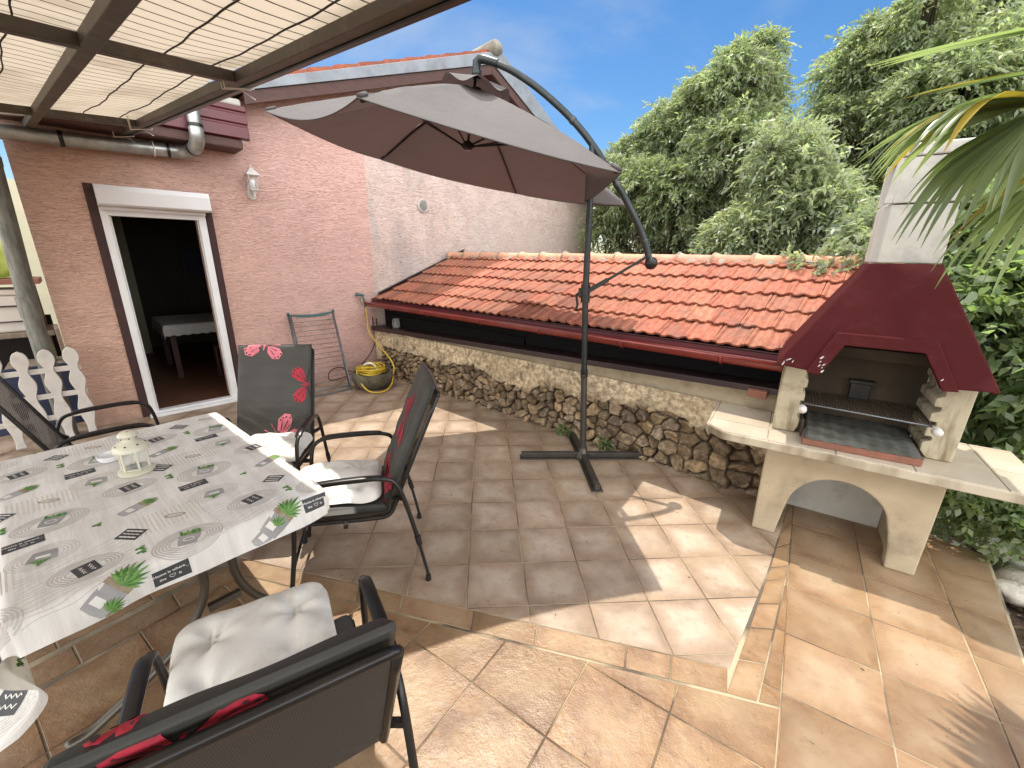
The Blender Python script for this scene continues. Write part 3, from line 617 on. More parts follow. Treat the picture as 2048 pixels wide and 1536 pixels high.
pc = empty('picture', H(1.45, 4.17, 1.5), HA, 'framed picture hanging on the dark back wall of the room', 'picture')
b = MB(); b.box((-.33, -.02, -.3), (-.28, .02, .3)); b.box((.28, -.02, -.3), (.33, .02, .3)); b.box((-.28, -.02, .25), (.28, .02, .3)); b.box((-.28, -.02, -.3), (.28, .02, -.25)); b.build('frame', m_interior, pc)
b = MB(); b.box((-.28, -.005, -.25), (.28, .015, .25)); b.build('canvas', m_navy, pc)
# ================================================================== STONE WALL AND TILED SHED ROOF
SO = Vector((-1.96, 6.0, 0)); SA = -40; sx_ = Vector((math.cos(R(SA)), math.sin(R(SA)), 0)); sy_ = Vector((-sx_.y, sx_.x, 0))
def SWp(x, y, z): return SO + sx_ * x + sy_ * y + Vector((0, 0, z))
sw = empty('stone_wall', SO, SA, 'low rubble stone wall with crumbling plaster along its top, left of the barbecue', 'wall')
LB = lambda x: .640 + .032 * x     # underside of ledge
pb = [(-.2, .12), (.10, .22), (.16, .44), (.41, .41), (.75, .445), (1.07, .405), (1.35, .43), (1.56, .395), (1.8, .46), (2.07, .45), (2.2, .40), (2.38, .365), (2.74, .35), (3.06, .47), (3.2, .41), (3.36, .385), (3.63, .43), (4.1, .47), (4.27, .48), (4.45, .44), (4.67, .38), (4.92, .33), (5.3, .33)]
nx, nz = 680, 92; X = np.linspace(-.02, 5.08, nx); Z = np.linspace(-.03, .66, nz); GX, GZ = np.meshgrid(X, Z, indexing='ij')
pts = []
x = -.1
while x < 5.2:
    s0 = .070 + .0135 * x; z = -.04
    while z < .72:
        pts.append((x + rng.uniform(-.42, .42) * s0, z + rng.uniform(-.38, .38) * s0 * .8)); z += s0 * .78 * rng.uniform(.72, 1.35)
    x += s0 * rng.uniform(.9, 1.15)
pts = np.array(pts); npt = len(pts); tilt = rng.normal(0, .34, (npt, 2)); hh = rng.uniform(-.020, .026, npt); shade = rng.uniform(.55, 1.25, npt); warm = rng.uniform(0, 1, npt); szz = rng.uniform(.85, 1.15, npt)
px = (GX + .018 * fbm(GX * 22, GZ * 22, 3, 3)).ravel(); pz = (GZ + .018 * fbm(GX * 22, GZ * 22, 4, 3)).ravel()
D = np.sqrt((px[:, None] - pts[None, :, 0]) ** 2 + ((pz[:, None] - pts[None, :, 1]) * 1.22) ** 2) * szz[None, :]
ids = np.argpartition(D, 1, axis=1)[:, :2]; d0 = np.take_along_axis(D, ids, 1); sw_ = d0[:, 0] > d0[:, 1]; i1 = np.where(sw_, ids[:, 1], ids[:, 0]); d1 = d0.min(1); d2 = d0.max(1)
e = (d2 - d1); face = np.clip((e - .005 - .006 * fbm(px * 14, pz * 14, 44, 2)) / .016, 0, 1); face = face * face * (3 - 2 * face)
hgt = face * (.035 + hh[i1] + tilt[i1, 0] * (px - pts[i1, 0]) + tilt[i1, 1] * (pz - pts[i1, 1])) + .004 * fbm(px * 40, pz * 40, 9, 4) * face + .003 * fbm(px * 120, pz * 120, 5, 2)
zb = np.interp(px, [p[0] for p in pb], [p[1] for p in pb]) + .022 * fbm(px * 14, pz * 5, 8, 5)
pl = np.clip((pz - zb) / .012, 0, 1)
hgt = hgt * (1 - pl) + pl * (.030 + .006 * fbm(px * 9, pz * 9, 2, 3) + .002 * fbm(px * 50, pz * 50, 6, 2))
col = np.stack([.33 + .10 * warm[i1], .265 + .045 * warm[i1], .195 - .015 * warm[i1]], 1) * shade[i1][:, None] * (1 + .14 * fbm(px * 30, pz * 30, 12, 4))[:, None]
mort = np.array([.055, .038, .024]); col = col * face[:, None] + mort * (1 - face)[:, None]
moss = np.clip(fbm(px * 6, pz * 8, 21, 3) - .55, 0, 1)[:, None] * .5 * (pz < .3)[:, None]; col = col * (1 - moss) + np.array([.10, .11, .05]) * moss
plc = np.array([.66, .55, .38]) * (1 + .16 * fbm(px * 6, pz * 9, 31, 4))[:, None]; stn = np.clip(fbm(px * 3.3, pz * 2.5, 33, 4) * .9 + (.06 - pz + zb) * 7 - .1, 0, 1)[:, None] * .7
plc = plc * (1 - stn) + np.array([.20, .15, .095]) * stn; col = col * (1 - pl[:, None]) + plc * pl[:, None]
gyy = -hgt; V = np.stack([px * 0 + GX.ravel(), gyy, GZ.ravel()], 1)
I = np.arange(nx * nz).reshape(nx, nz); Fq = np.stack([I[:-1, :-1], I[1:, :-1], I[1:, 1:], I[:-1, 1:]], -1).reshape(-1, 4)
zmax = LB(GX.ravel()) ; keep = (GZ.ravel()[Fq] <= zmax[Fq] + .01).all(1); Fq = Fq[keep]
m_rubble = mat('rubble', (1, 1, 1), (.50, .46, .42), .93, nscale=26, detail=8, contrast=(.35, .65), attr='tint', bump=1, bscale=55, bdist=.012, spec=.2, dirt=(.085, .065, .045), dscale=11)
fast_mesh('rubble_face', V, Fq, m_rubble, sw, col, smooth=True)
b = MB(); b.prism([(-.02, -.1), (5.08, -.1), (5.08, .80), (-.02, .64)], .012, .34); b.build('wall_core', m_plaster_old, sw)
b = MB(); b.prism([(-.035, -.1), (.008, -.1), (.012, .62), (-.03, .62)], -.02, .2); b.build('end_plaster', m_plaster_old, sw)
# shed standing on the wall: dark boarding, ledge, gutter, tiles
sh = empty('tiled_shed', SO, SA, 'low lean-to roof of orange clay tiles above the stone wall', 'shed roof')
b = MB(); b.prism([(-.04, LB(0)), (5.06, LB(5.06)), (5.06, LB(5.06) + .045), (-.04, LB(0) + .06)], -.065, .16); b.build('ledge', m_ledge, sh, bevel=.006)
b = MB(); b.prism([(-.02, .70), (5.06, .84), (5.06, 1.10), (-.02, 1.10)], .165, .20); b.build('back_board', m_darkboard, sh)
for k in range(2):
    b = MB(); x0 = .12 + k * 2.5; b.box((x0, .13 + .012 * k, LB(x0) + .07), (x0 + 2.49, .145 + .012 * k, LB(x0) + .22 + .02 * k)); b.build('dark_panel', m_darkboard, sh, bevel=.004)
b = MB(); b.box((-.02, -.035, 1.015), (5.10, -.012, 1.085)); b.build('eave_board', m_redmetal, sh, bevel=.003)
b = MB()
def gut(u, v):
    a = R(180 + 180 * v); r_ = .056; return (-.03 + 5.13 * u, -.10 + r_ * math.cos(a), 1.045 - .012 * u + r_ * math.sin(a))
b.sheet(40, 14, gut, uvs=False); b.tube([(-.03, -.158, 1.046), (5.10, -.158, 1.034)], .007, 8)
gt = b.build('gutter', m_gutter, sh, smooth=True, solid=.003)
for x in (.55, 1.30, 2.20, 3.0, 3.85, 4.62):
    b = MB(); b.tube([(x, -.10 + .060 * math.cos(R(a)), 1.044 - .0025 * x + .060 * math.sin(R(a))) for a in range(178, 364, 12)], .006, 6, flat=2.2); b.build('bracket', m_gutter, gt, smooth=True)
SL = math.atan2(.565, 1.36); EY, EZ = -.035, 1.078; cs, sn = math.cos(SL), math.sin(SL)
def roofpt(x, s, h): return (x, EY + s * cs - h * sn, EZ + s * sn + h * cs)
tw, tl = .211, .275
prof = [(0, .016), (.06, .018), (.11, .010), (.14, .001), (.24, .000), (.32, .004), (.40, .013), (.48, .016), (.56, .013), (.64, .004), (.72, .000), (.84, .001), (.90, .010), (.96, .016), (1.0, .012)]
b = MB()
def xl(y): return .150 + .083 * (y - .157)
for r_ in range(6):
    s0 = r_ * tl; s1 = min(1.50, s0 + tl + .05)
    for i in range(-1, 29):
        x0 = .10 + i * tw + (.5 * tw if r_ % 2 else 0)
        if x0 < xl(s0) - .03 or x0 + tw > (5.17 if r_ < 1 else 5.45): 
            if not (x0 + tw > xl(s0) + .03 and x0 < (5.0 if r_ < 1 else 5.3)): continue
        t = random.uniform(.80, 1.12) * (.72 if random.random() < .03 else 1); tg = random.uniform(.9, 1.12); old = max(0, 1 - x0 / 1.1) * random.random()
        c = (t * (1 - .55 * old), t * tg * (1 - .3 * old), t * tg * (1 - .15 * old)); ln = random.uniform(-.011, .011); hz = random.uniform(-.003, .004); sk = random.uniform(-.007, .007)
        vs = []; k = len(prof)
        lo = max(x0, xl(s0) + .0)
        for j, (s, hb) in enumerate(((s0 - .012 + ln, -.004), (s0 - .012 + ln, .0), (s0 + .004 + ln, .003), ((s0 + s1) / 2, 0), (s1, 0))):
            for a, h in prof:
                xx = min(max(x0 + a * (tw - .003), lo), 5.13 if r_ < 1 else 5.42); base = .026 * (1 - (s - s0) / (tl + .05)) + hz + .012
                hh_ = base + h + hb if j else base - .014 + h * .9
                vs.append(roofpt(xx + sk * (s - s0) / tl, s, hh_))
        b.add(vs, [(j * k + i_, j * k + i_ + 1, (j + 1) * k + i_ + 1, (j + 1) * k + i_) for j in range(4) for i_ in range(k - 1)], 0, None, c)
o = b.build('roof_tile', m_clay, sh); tag(o, kind='stuff')
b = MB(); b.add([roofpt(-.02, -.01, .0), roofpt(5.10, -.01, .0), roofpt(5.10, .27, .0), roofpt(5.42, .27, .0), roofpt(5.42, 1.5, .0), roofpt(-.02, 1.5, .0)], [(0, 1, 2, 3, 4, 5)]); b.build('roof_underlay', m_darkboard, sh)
b = MB(); b.add([(-.0, 1.36, 1.60), (5.42, 1.36, 1.60), (5.42, 2.8, 1.1), (0, 2.8, 1.1)], [(0, 1, 2, 3)]); b.build('rear_slope', m_clay, sh)
yr, zr = EY + 1.49 * cs, EZ + 1.49 * sn
b = MB()
def bed(u, v): return (.10 + 5.32 * u, yr - .10 + .20 * v, zr + .012 + .035 * math.sin(math.pi * v) + .010 * math.sin(u * 170) * math.sin(u * 71) + (.01 * math.sin(u * 233) if v < .3 else 0) - (.035 if v < .05 else 0))
b.sheet(260, 6, bed, uvs=False); b.build('ridge_mortar', m_mortar, sh, smooth=True)
for i in range(15):
    x0 = .12 + i * .358; c = random.uniform(.85, 1.15)
    b = MB()
    def rp(u, v, x0=x0):
        a = R(-12 + 204 * v); r_ = .070 + (.016 if u < .12 else (.004 if u < .2 else 0)) - .006 * u; return (x0 + .372 * u, yr + r_ * math.cos(a), zr + .015 + r_ * math.sin(a) * .92)
    b.sheet(10, 12, rp, uvs=False); b.col = [(c, c * random.uniform(.92, 1.05), c)] * len(b.f); b.build('ridge_tile', m_ridge, sh, smooth=True, solid=.008)
    b = MB(); b.tube([(x0 + .02, yr + .078 * math.cos(R(a)), zr + .02 + .074 * math.sin(R(a))) for a in range(-5, 190, 13)], [.012 + random.uniform(-.004, .006) for _ in range(15)], 6); b.build('mortar_joint', m_mortar, sh, smooth=True)
b = MB(); P0 = H(2.75, -.016, 1.06); P1 = H(4.31, -.016, 1.735)
o = MB(); q = [H(2.745, -.018, 1.03), H(2.745, -.018, 1.15), H(4.30, -.018, 1.765), H(4.33, -.018, 1.60)]; q2 = [H(2.745, -.036, 1.03), H(2.745, -.036, 1.15), H(4.30, -.036, 1.765), H(4.33, -.036, 1.60)]
inv = Matrix.Rotation(-R(SA), 4, 'Z') @ Matrix.Translation(-SO)
o.add([tuple(inv @ p) for p in q + q2], [(0, 1, 2, 3), (7, 6, 5, 4), (0, 4, 5, 1), (1, 5, 6, 2), (2, 6, 7, 3), (3, 7, 4, 0)]); o.build('verge_board', m_redmetal, sh, bevel=.003)
o = MB(); o.bar(tuple(inv @ H(2.74, -.03, 1.158)), tuple(inv @ H(4.31, -.03, 1.775)), .05, .012); o.build('verge_cap', m_black, sh, bevel=.003)
o = MB(); o.add([tuple(inv @ p) for p in (H(2.76, -.037, 1.06), H(4.34, -.037, 1.63), H(4.34, -.20, 1.63), H(2.76, -.20, 1.06))], [(0, 1, 2, 3)]); o.build('verge_valley', m_redmetal, sh, solid=.004)
b = MB(); b.box((-.01, .0, .0), (.11, .055, .055)); o = b.build('brick', m_brick, loc=SWp(4.83, -.115, .768), az=SA, bevel=.004); tag(o, 'small red brick wedged under the ledge beside the barbecue', 'brick')
b = MB(); b.lathe([(0, 0), (.05, 0), (.055, .03), (.054, .09), (.045, .10), (.047, .12), (.044, .125), (0, .12)], n=20); o = b.build('jar', m_glass, loc=SWp(.42, .045, .722), smooth=True, auto=40); tag(o, 'clear jar standing in the dark gap under the shed gutter', 'jar')

# ================================================================== PERGOLA (top left)
PN = Vector((.016, .122, -.992)); PK = Vector((-3.679, 4.451, 2.742))
def pg(px, py, off=0.):
    d = ray(px, py); t = (PK + Vector((0, 0, off)) - EYE).dot(PN) / d.dot(PN); return EYE + d * t
def pz_(x, y): return PK.z + (PN.x * (x - PK.x) + PN.y * (y - PK.y)) / .992
pe = empty('pergola', (-3.7, 4.4, 0), 0, 'dark steel pergola with pale slatted screen over the table', 'pergola')
inv = Matrix.Translation((3.7, -4.4, 0))
def pl_(v): return tuple(inv @ Vector(v))
E0_, E1_ = pg(244, 264), pg(818, 0); ed = (E1_ - E0_).normalized(); E2_ = E0_ + ed * 7.2; E0b = E0_ - ed * .05
b = MB(); b.bar(pl_(E0b), pl_(E2_), .048, .050); b.build('edge_beam', m_beam, pe, bevel=.004)
b = MB(); sh_ = ed.cross(Vector((0, 0, 1))).normalized(); b.bar(pl_(E0b - sh_ * .040 - Vector((0, 0, .004))), pl_(E2_ - sh_ * .040 - Vector((0, 0, .004))), .030, .056); b.build('edge_channel', m_black, pe, bevel=.004)
c0, c1 = pg(478, 158), pg(0, 45); cd = (c1 - c0).normalized()
b = MB(); b.bar(pl_(c0), pl_(c0 + cd * 3.6), .048, .050); b.build('cross_beam', m_beam, pe, bevel=.004)
c0b, c1b = pg(276, 248), pg(0, 215)
b = MB(); b.bar(pl_(c0b), pl_(c0b + (c1b - c0b).normalized() * 3.6), .048, .050); b.build('cross_beam', m_beam, pe, bevel=.004)
for k in (1, 2): 
    q = c0 + ed * (2.1 * k); b = MB(); b.bar(pl_(q), pl_(q + cd * 3.6), .065, .055); b.build('cross_beam', m_beam, pe, bevel=.004)
p0, p1 = pg(62, 240), pg(240, -6); pd = (p1 - p0).normalized()
b = MB(); b.bar(pl_(p0 - pd * .3), pl_(p0 + pd * 6), .055, .05); b.build('purlin', m_beam, pe, bevel=.004)
b = MB(); q = p0 + sh_ * 1.7; b.bar(pl_(q - pd * .2), pl_(q + pd * 6), .075, .06); b.build('purlin', m_beam, pe, bevel=.004)
e2 = cd
def scr(a, c, off=0.):
    p = E0_ + ed * a + e2 * c; z = pz_(p.x, p.y) + .045 + .010 * math.sin(a * 3.1 + c) + .008 * math.sin(c * 7 + a * .7); return pl_((p.x, p.y, z + off))
b = MB(); b.sheet(60, 50, lambda u, v: scr(-.1 + 7.2 * u, -.03 + 3.4 * v), uvs=False)
for i in range(int(7.2 / .088)):
    a = -.08 + i * .088 + random.uniform(-.003, .003); k = 26; vs = []
    for j in range(k + 1):
        c_ = -.03 + 3.4 * j / k; wv = .003 * math.sin(j * .7 + i); vs += [scr(a + wv, c_, -.004), scr(a + wv + .0085, c_, -.004)]
    b.add(vs, [(2 * j, 2 * j + 1, 2 * j + 3, 2 * j + 2) for j in range(k)], 1)
b.build('slat_screen', [m_reed, m_reedgap], pe, smooth=True)
for i in range(14):
    c_ = .10 + i * .235; b = MB(); b.tube([scr(-.08 + 7.1 * j / 150, c_ + .006 * math.sin(j * .35 + i) + .003 * math.sin(j * .9), -.010) for j in range(151)], .0035, 5); b.build('binding_cord', m_thread, pe)
for (qx, qy) in ((480, 158), (285, 246), (250, 262)):
    p = pg(qx, qy); b = MB()
    for a in (-.012, .022):
        c_ = p + ed * a; b.tube([pl_(c_ + sh_ * x + Vector((0, 0, z))) for x, z in ((-.05, .03), (-.052, -.036), (.0, -.045), (.085, -.064), (.09, .03))], .0025, 5)
    b.tube([pl_(p + sh_ * .0 + Vector((0, 0, -.05))), pl_(p - sh_ * .05 + ed * .03 + Vector((0, 0, -.085)))], .002, 5)
    b.build('cable_tie', m_whitetie, pe)
b = MB(); b.bar(pl_((-3.95, 3.95, 2.70)), pl_((-3.95, 3.95, 2.58)), .05, .05)
b = MB(); q = E2_ - ed * .3; b.bar(pl_((q.x, q.y, -.15)), pl_((q.x, q.y, pz_(q.x, q.y) - .03)), .08, .08); b.build('post', m_beam, pe, bevel=.004)

# ================================================================== CANTILEVER PARASOL
PO = Vector((.632, 3.348, 0)); PA = -15.93
pa = empty('cantilever_parasol', PO, PA, 'grey-brown cantilever parasol with curved black arm and cross foot', 'parasol')
b = MB(); b.tube([(-.0, 0, .03), (-.032, 0, .71), (-.036, 0, .80)], .0265, 16); b.build('lower_pole', m_polegrey, pa, smooth=True, auto=40)
b = MB(); b.tube([(-.036, 0, .79), (-.066, 0, 1.41), (-.077, 0, 2.115), (-.083, 0, 2.46)], .0245, 16); b.build('upper_pole', m_pole, pa, smooth=True, auto=40)
b = MB(); b.tube([(-.034, 0, .74), (-.036, 0, .80)], .031, 16); b.tube([(-.036, -.02, .765), (-.03, -.065, .765)], .006, 8); b.lathe([(0, -.018), (.018, -.014), (.022, 0), (.018, .014), (0, .018)], (-.028, -.075, .765), 14); b.build('clamp_knob', m_black, pa, smooth=True, auto=40)
for z in (1.60, 1.95, .12):
    b = MB(); b.lathe([(0, -.008), (.007, -.006), (.007, .006), (0, .008)], (-.07 if z > 1 else -.005, -.027, z), 8); b.build('bolt', m_polegrey, pa, smooth=True)
armp = smoothpath([(.400, 0, 1.640), (.381, 0, 1.70), (.321, 0, 1.853), (.224, 0, 2.025), (.114, 0, 2.194), (-.083, 0, 2.461), (-.255, 0, 2.644), (-.48, 0, 2.83), (-.667, 0, 2.952), (-.781, 0, 3.008), (-.88, 0, 3.045)], 8)
b = MB(); b.tube(armp, .024, 16); arm = b.build('curved_arm', m_pole, pa, smooth=True, auto=40)
b = MB(); b.tube([(-.80, 0, 3.018), (-.895, 0, 3.052), (-.935, 0, 3.058), (-.958, 0, 3.04), (-.962, 0, 3.0), (-.960, 0, 2.93)], [.029, .029, .031, .032, .029, .027], 14); b.lathe([(0, .0), (.036, .0), (.036, .022), (0, .022)], (-.96, 0, 2.965), 14); b.build('elbow_joint', m_pole, arm, smooth=True, auto=50)
for t in (.18, .40, .585):
    i = int(t * len(armp)); b = MB(); b.tube([armp[i] - (armp[i + 1] - armp[i]) * .3, armp[i] + (armp[i + 1] - armp[i]) * .5], .0275, 14); b.build('arm_ring', m_polegrey, arm, smooth=True, auto=40)
b = MB(); b.lathe([(0, -.046), (.025, -.04), (.043, -.02), (.047, 0), (.043, .022), (.027, .042), (0, .046)], (.402, 0, 1.655), 18); b.build('winder_ball', m_black, arm, smooth=True)
b = MB(); b.bar((-.045, -.005, 1.44), (.10, -.0, 1.53), .05, .034); b.bar((.10, 0, 1.53), (.375, 0, 1.705), .032, .020); b.build('strut', m_pole, pa, bevel=.004)
b = MB(); b.tube([(-.064, 0, 1.35), (-.069, 0, 1.49)], .036, 14); b.box((-.12, -.022, 1.40), (-.06, .022, 1.46)); b.build('slider', m_black, pa, smooth=True, auto=40)
b = MB(); b.tube(smoothpath([(-.105, 0, 1.43), (-.135, 0, 1.40), (-.125, 0, 1.34), (-.135, 0, 1.28)], 4), .010, 8); b.build('crank_handle', m_black, pa, smooth=True)
foot = MB()
for d, L_ in (((-1, -.03), .54), ((1, .03), .54), ((.04, -1), .56), ((-.07, 1), .50)):
    dv = Vector((d[0], d[1], 0)).normalized(); dv = Matrix.Rotation(R(-PA), 3, 'Z') @ dv
    f_ = MB(); f_.bar(tuple(dv * .03 + Vector((0, 0, .033))), tuple(dv * L_ + Vector((0, 0, .033))), .040, .044); f_.bar(tuple(dv * .05 + Vector((0, 0, .006))), tuple(dv * (L_ + .012) + Vector((0, 0, .006))), .092, .007)
    f_.bar(tuple(dv * (L_ - .03) + Vector((0, 0, .056))), tuple(dv * (L_ - .02) + Vector((0, 0, .062))), .012, .010); f_.build('foot_bar', m_polegrey, pa, bevel=.003)
b = MB(); b.lathe([(0, .012), (.075, .012), (.075, .02), (.04, .06), (.032, .10), (0, .10)], n=8); b.build('base_socket', m_polegrey, pa, smooth=True, auto=30)
CX, CZ, CR_, TV, TP = -1.039, 2.378, 1.396, -.193, -.021
APX = Vector((-.985, .0, 2.895))
def hexv(k):
    a = R(-30 + 60 * k); x = CR_ * math.cos(a); y = CR_ * math.sin(a); return Vector((CX + x, y, CZ + x * TV + y * TP))
HV = [hexv(k) for k in range(6)]          # 0=G 1=E 2=D 3=C 4=B 5=A
can = MB()
def canopy(k, r, t, off=0.):
    A_, B_ = HV[k], HV[(k + 1) % 6]; q = 4 * t * (1 - t); e = A_.lerp(B_, t)
    e = e.lerp(Vector((CX, 0, CZ)), .035 * q); e.z -= (.012 if k == 5 else .06 if k == 4 else .035) * q * r ** 1.5
    p = APX.lerp(e, r); p.z += .030 * math.sin(math.pi * r) * (1 - .75 * q) - .022 * q * math.sin(math.pi * r)
    p.z += .005 * math.sin(7 * t + 14 * r + k * 2) * r * (1 - .6 * r) + .003 * math.sin(31 * t + 3 * r) * r * q * (1 - r)
    lim = -.118 + .29 * min(1, abs(p.y) / .69) ** .85
    if k == 0 and p.x > lim: dx = p.x - lim; p.x = lim; p.z -= dx * .10
    p.z += off; return p
for k in range(6): can.sheet(30, 26, lambda u, v, k=k: tuple(canopy(k, .07 + .93 * u, v)), uvs=False)
o = can.build('canopy', m_fabric, pa, smooth=True)
import bmesh
bm = bmesh.new(); bm.from_mesh(o.data); bmesh.ops.remove_doubles(bm, verts=bm.verts, dist=.002); bm.to_mesh(o.data); bm.free()
cano = o
hem = MB()
for k in range(6): hem.tube([canopy(k, 1, i / 26, -.004) for i in range(27)], .0035, 5)
hem.build('hem', m_fabric, cano, smooth=True)
v_ = MB()
def vent_(u, v):
    a = 2 * math.pi * v; r_ = .02 + .235 * u; wv = .026 * math.cos(a * 6) * u ** 2; x = r_ * math.cos(a); y = r_ * math.sin(a)
    return (-.972 + x, y, 2.955 - .085 * u ** 1.2 + wv + x * TV * .8)
v_.sheet(8, 72, vent_, uvs=False); v_.build('vent_cap', m_fabric, pa, smooth=True)
hubz = 2.50; b = MB(); b.lathe([(0, -.03), (.03, -.03), (.045, -.015), (.045, .015), (.028, .03), (0, .03)], (-1.04, 0, hubz), 14); b.build('runner_hub', m_black, pa, smooth=True, auto=40)
b = MB(); b.tube([(-1.04, 0, hubz), (-.972, 0, 2.93)], .011, 10); b.build('hub_rod', m_polegrey, pa, smooth=True)
b = MB(); b.lathe([(0, -.03), (.05, -.03), (.05, .01), (0, .012)], (-.976, 0, 2.865), 14); b.build('top_hub', m_black, pa, smooth=True, auto=40)
for k in range(6):
    pts_ = [canopy(k, r, .0, -.016 - .004 * math.sin(3 * r)) for r in [.06 + i * .92 / 12 for i in range(13)]]
    b = MB(); b.tube(pts_, .0095, 8, flat=1.3); rb = b.build('rib', m_black, pa, smooth=True)
    q = pts_[5]; dv = (Vector((q.x, q.y, 0)) - Vector((-1.04, 0, 0))).normalized(); b = MB(); b.tube([Vector((-1.04, 0, hubz)) + dv * .035, q], .008, 8); b.build('rib_strut', m_black, rb, smooth=True)
    q = canopy(k, .995, 0.0, .004); b = MB(); b.tube([canopy(k, .95, 0, .004), q], .012, 8); b.build('rib_pocket', m_fabric, rb, smooth=True)
# ================================================================== BARBECUE
QO = Vector((1.613, 2.375, 0)); QA = -33
bq = empty('barbecue', QO, QA, 'large concrete garden barbecue with dark red hood and tall chimney', 'barbecue')
arch = [(.112, 0), (.120, .08), (.129, .148), (.143, .256), (.158, .310), (.179, .35), (.212, .395), (.254, .427), (.290, .446), (.334, .458), (.376, .463), (.418, .461), (.462, .450), (.505, .430), (.542, .405), (.571, .376), (.594, .342), (.609, .309), (.632, .22), (.648, .12), (.658, 0)]
b = MB(); poly = [(-.016, 0)] + arch + [(.792, 0), (.80, .598), (-.024, .598)]; b.prism(poly, 0, .085); b.build('arched_front', m_concrete, bq, bevel=.010)
b = MB(); b.box((-.014, .087, 0), (.085, .52, .598)); b.build('side_leg', m_concrete, bq, bevel=.008)
b = MB(); b.box((.685, .087, 0), (.788, .52, .598)); b.build('side_leg', m_concrete, bq, bevel=.008)
b = MB(); b.box((.087, .46, 0), (.683, .50, .596)); b.build('back_panel', m_concrete_grey, bq)
ct = [(-.272, -.095), (1.045, -.095), (1.155, .005), (1.16, .55), (-.39, .55), (-.382, .0)]
m_cedge = mat('stained_edge', (.46, .40, .30), (.20, .155, .10), .85, nscale=4, stretch=(1.5, 1.5, .4), contrast=(.40, .60), detail=9, bump=.2, bscale=50, bdist=.003)
b = MB(); b.prism(ct, .600, .652, 'z'); cn_ = b.build('counter', m_cedge, bq, bevel=.006)
m_ctile = mat('counter_tile', (.46, .395, .31), (.37, .31, .235), .38, nscale=5, bump=.15, bscale=50, bdist=.002, attr='tint', dirt=(.40, .33, .24), dscale=5)
b = MB(); zone = ccw(inset(ccw(ct), .004))
for i in range(-2, 5):
    for j in range(-1, 3):
        x0 = -.03 + i * .335; y0 = .12 + (j - 1) * .335 + (.06 if i >= 2 else 0); P = clip([(x0, y0), (x0 + .335, y0), (x0 + .335, y0 + .335), (x0, y0 + .335)], zone)
        if len(P) < 3 or area(P) < 1e-3: continue
        Q = inset(ccw(P), .002); n = len(Q); c = random.uniform(.9, 1.08)
        b.add([(x, y, .6525) for x, y in Q] + [(x, y, .658) for x, y in inset(Q, .0015)], [tuple(range(n, 2 * n))] + [(k, (k + 1) % n, n + (k + 1) % n, n + k) for k in range(n)], 0, None, (c, c, c))
b.build('counter_tile', m_ctile, cn_)
zt = .660
m_pillar = mat('streaked_concrete', (.43, .37, .26), (.21, .16, .09), .88, nscale=3, stretch=(7, 7, .9), contrast=(.50, .66), bump=.3, bscale=40, bdist=.004, dirt=(.16, .13, .08), dscale=6)
def saw(x0, d, s):   # inner edge profile with hooks for the grill
    pts_ = []
    for k in range(4): z = .70 + .085 * k; pts_ += [(x0 + s * d, z), (x0 + s * d, z + .045), (x0, z + .062), (x0, z + .084)]
    return pts_
b = MB(); b.prism([(-.018, zt), (.100, zt)] + saw(.100, .018, 1) + [(.118, 1.07), (.118, 1.105), (-.020, 1.105)], .14, .50); b.build('pillar', m_pillar, bq, bevel=.005)
b = MB(); b.prism([(.822, zt), (.828, 1.105), (.688, 1.105), (.688, 1.07)] + saw(.715, .032, -1)[::-1] + [(.715, zt)], .14, .50); b.build('pillar', m_pillar, bq, bevel=.005)
b = MB(); b.box((.10, .455, zt), (.70, .498, 1.12)); b.build('firebox_back', m_soot, bq)
# hood: hollow, sloping front with a raised trim round its opening
def shear(v): return (v[0], v[1] + .337 * (v[2] - 1.09), v[2])
def hood(name, poly, y0, y1, m, bev=.004):
    b = MB(); b.prism(poly, y0, y1); b.v = [shear(v) for v in b.v]; return b.build(name, m, hd, bevel=bev)
hd = empty('hood', (0, 0, 0)); hd.parent = bq
hood('front', [(-.065, 1.105), (.105, 1.088), (.20, 1.288), (.592, 1.288), (.690, 1.088), (.862, 1.098), (.560, 1.684), (.276, 1.684)], 0, .03, m_red, .006)
hood('trim', [(.088, 1.083), (.150, 1.078), (.236, 1.248), (.566, 1.248), (.655, 1.078), (.715, 1.083), (.606, 1.312), (.190, 1.312)], -.022, .034, m_red, .005)
chp = MB(); rc = random.Random(5)
for (cx_, cz_, n_) in ((-.012, 1.135, 4), (.155, 1.155, 4), (.125, 1.10, 2), (.66, 1.11, 1)):
    for _ in range(n_):
        x = cx_ + rc.gauss(0, .014); z = max(1.102, cz_ + rc.gauss(0, .018)); L_ = rc.uniform(.006, .016); a0 = rc.uniform(.6, 1.3); pr_ = -.0235 if (.10 < x < .21 or .60 < x < .71) else -.0012
        v = []
        for k in range(11):
            t = 2 * math.pi * k / 11; rr_ = rc.uniform(.45, 1.15); p_, q_ = L_ * rr_ * math.cos(t), .34 * L_ * rr_ * math.sin(t); v.append(shear((x + p_ * math.cos(a0) - q_ * math.sin(a0), pr_, z + p_ * math.sin(a0) + q_ * math.cos(a0))))
        chp.add(v, [tuple(range(11))])
chp.build('chipped_paint', m_concrete_grey, hd)
b = MB()
def quadslab(p, n_, t=.028):
    n_ = Vector(n_).normalized() * t; vs = [Vector(q) for q in p] + [Vector(q) + n_ for q in p]; b.add(vs, [(0, 1, 2, 3), (7, 6, 5, 4), (0, 4, 5, 1), (1, 5, 6, 2), (2, 6, 7, 3), (3, 7, 4, 0)])
quadslab([(-.065, .004, 1.105), (-.065, .56, 1.105), (.272, .49, 1.684), (.272, .204, 1.684)], (.86, 0, -.5)); b.build('side', m_red, hd, bevel=.004)
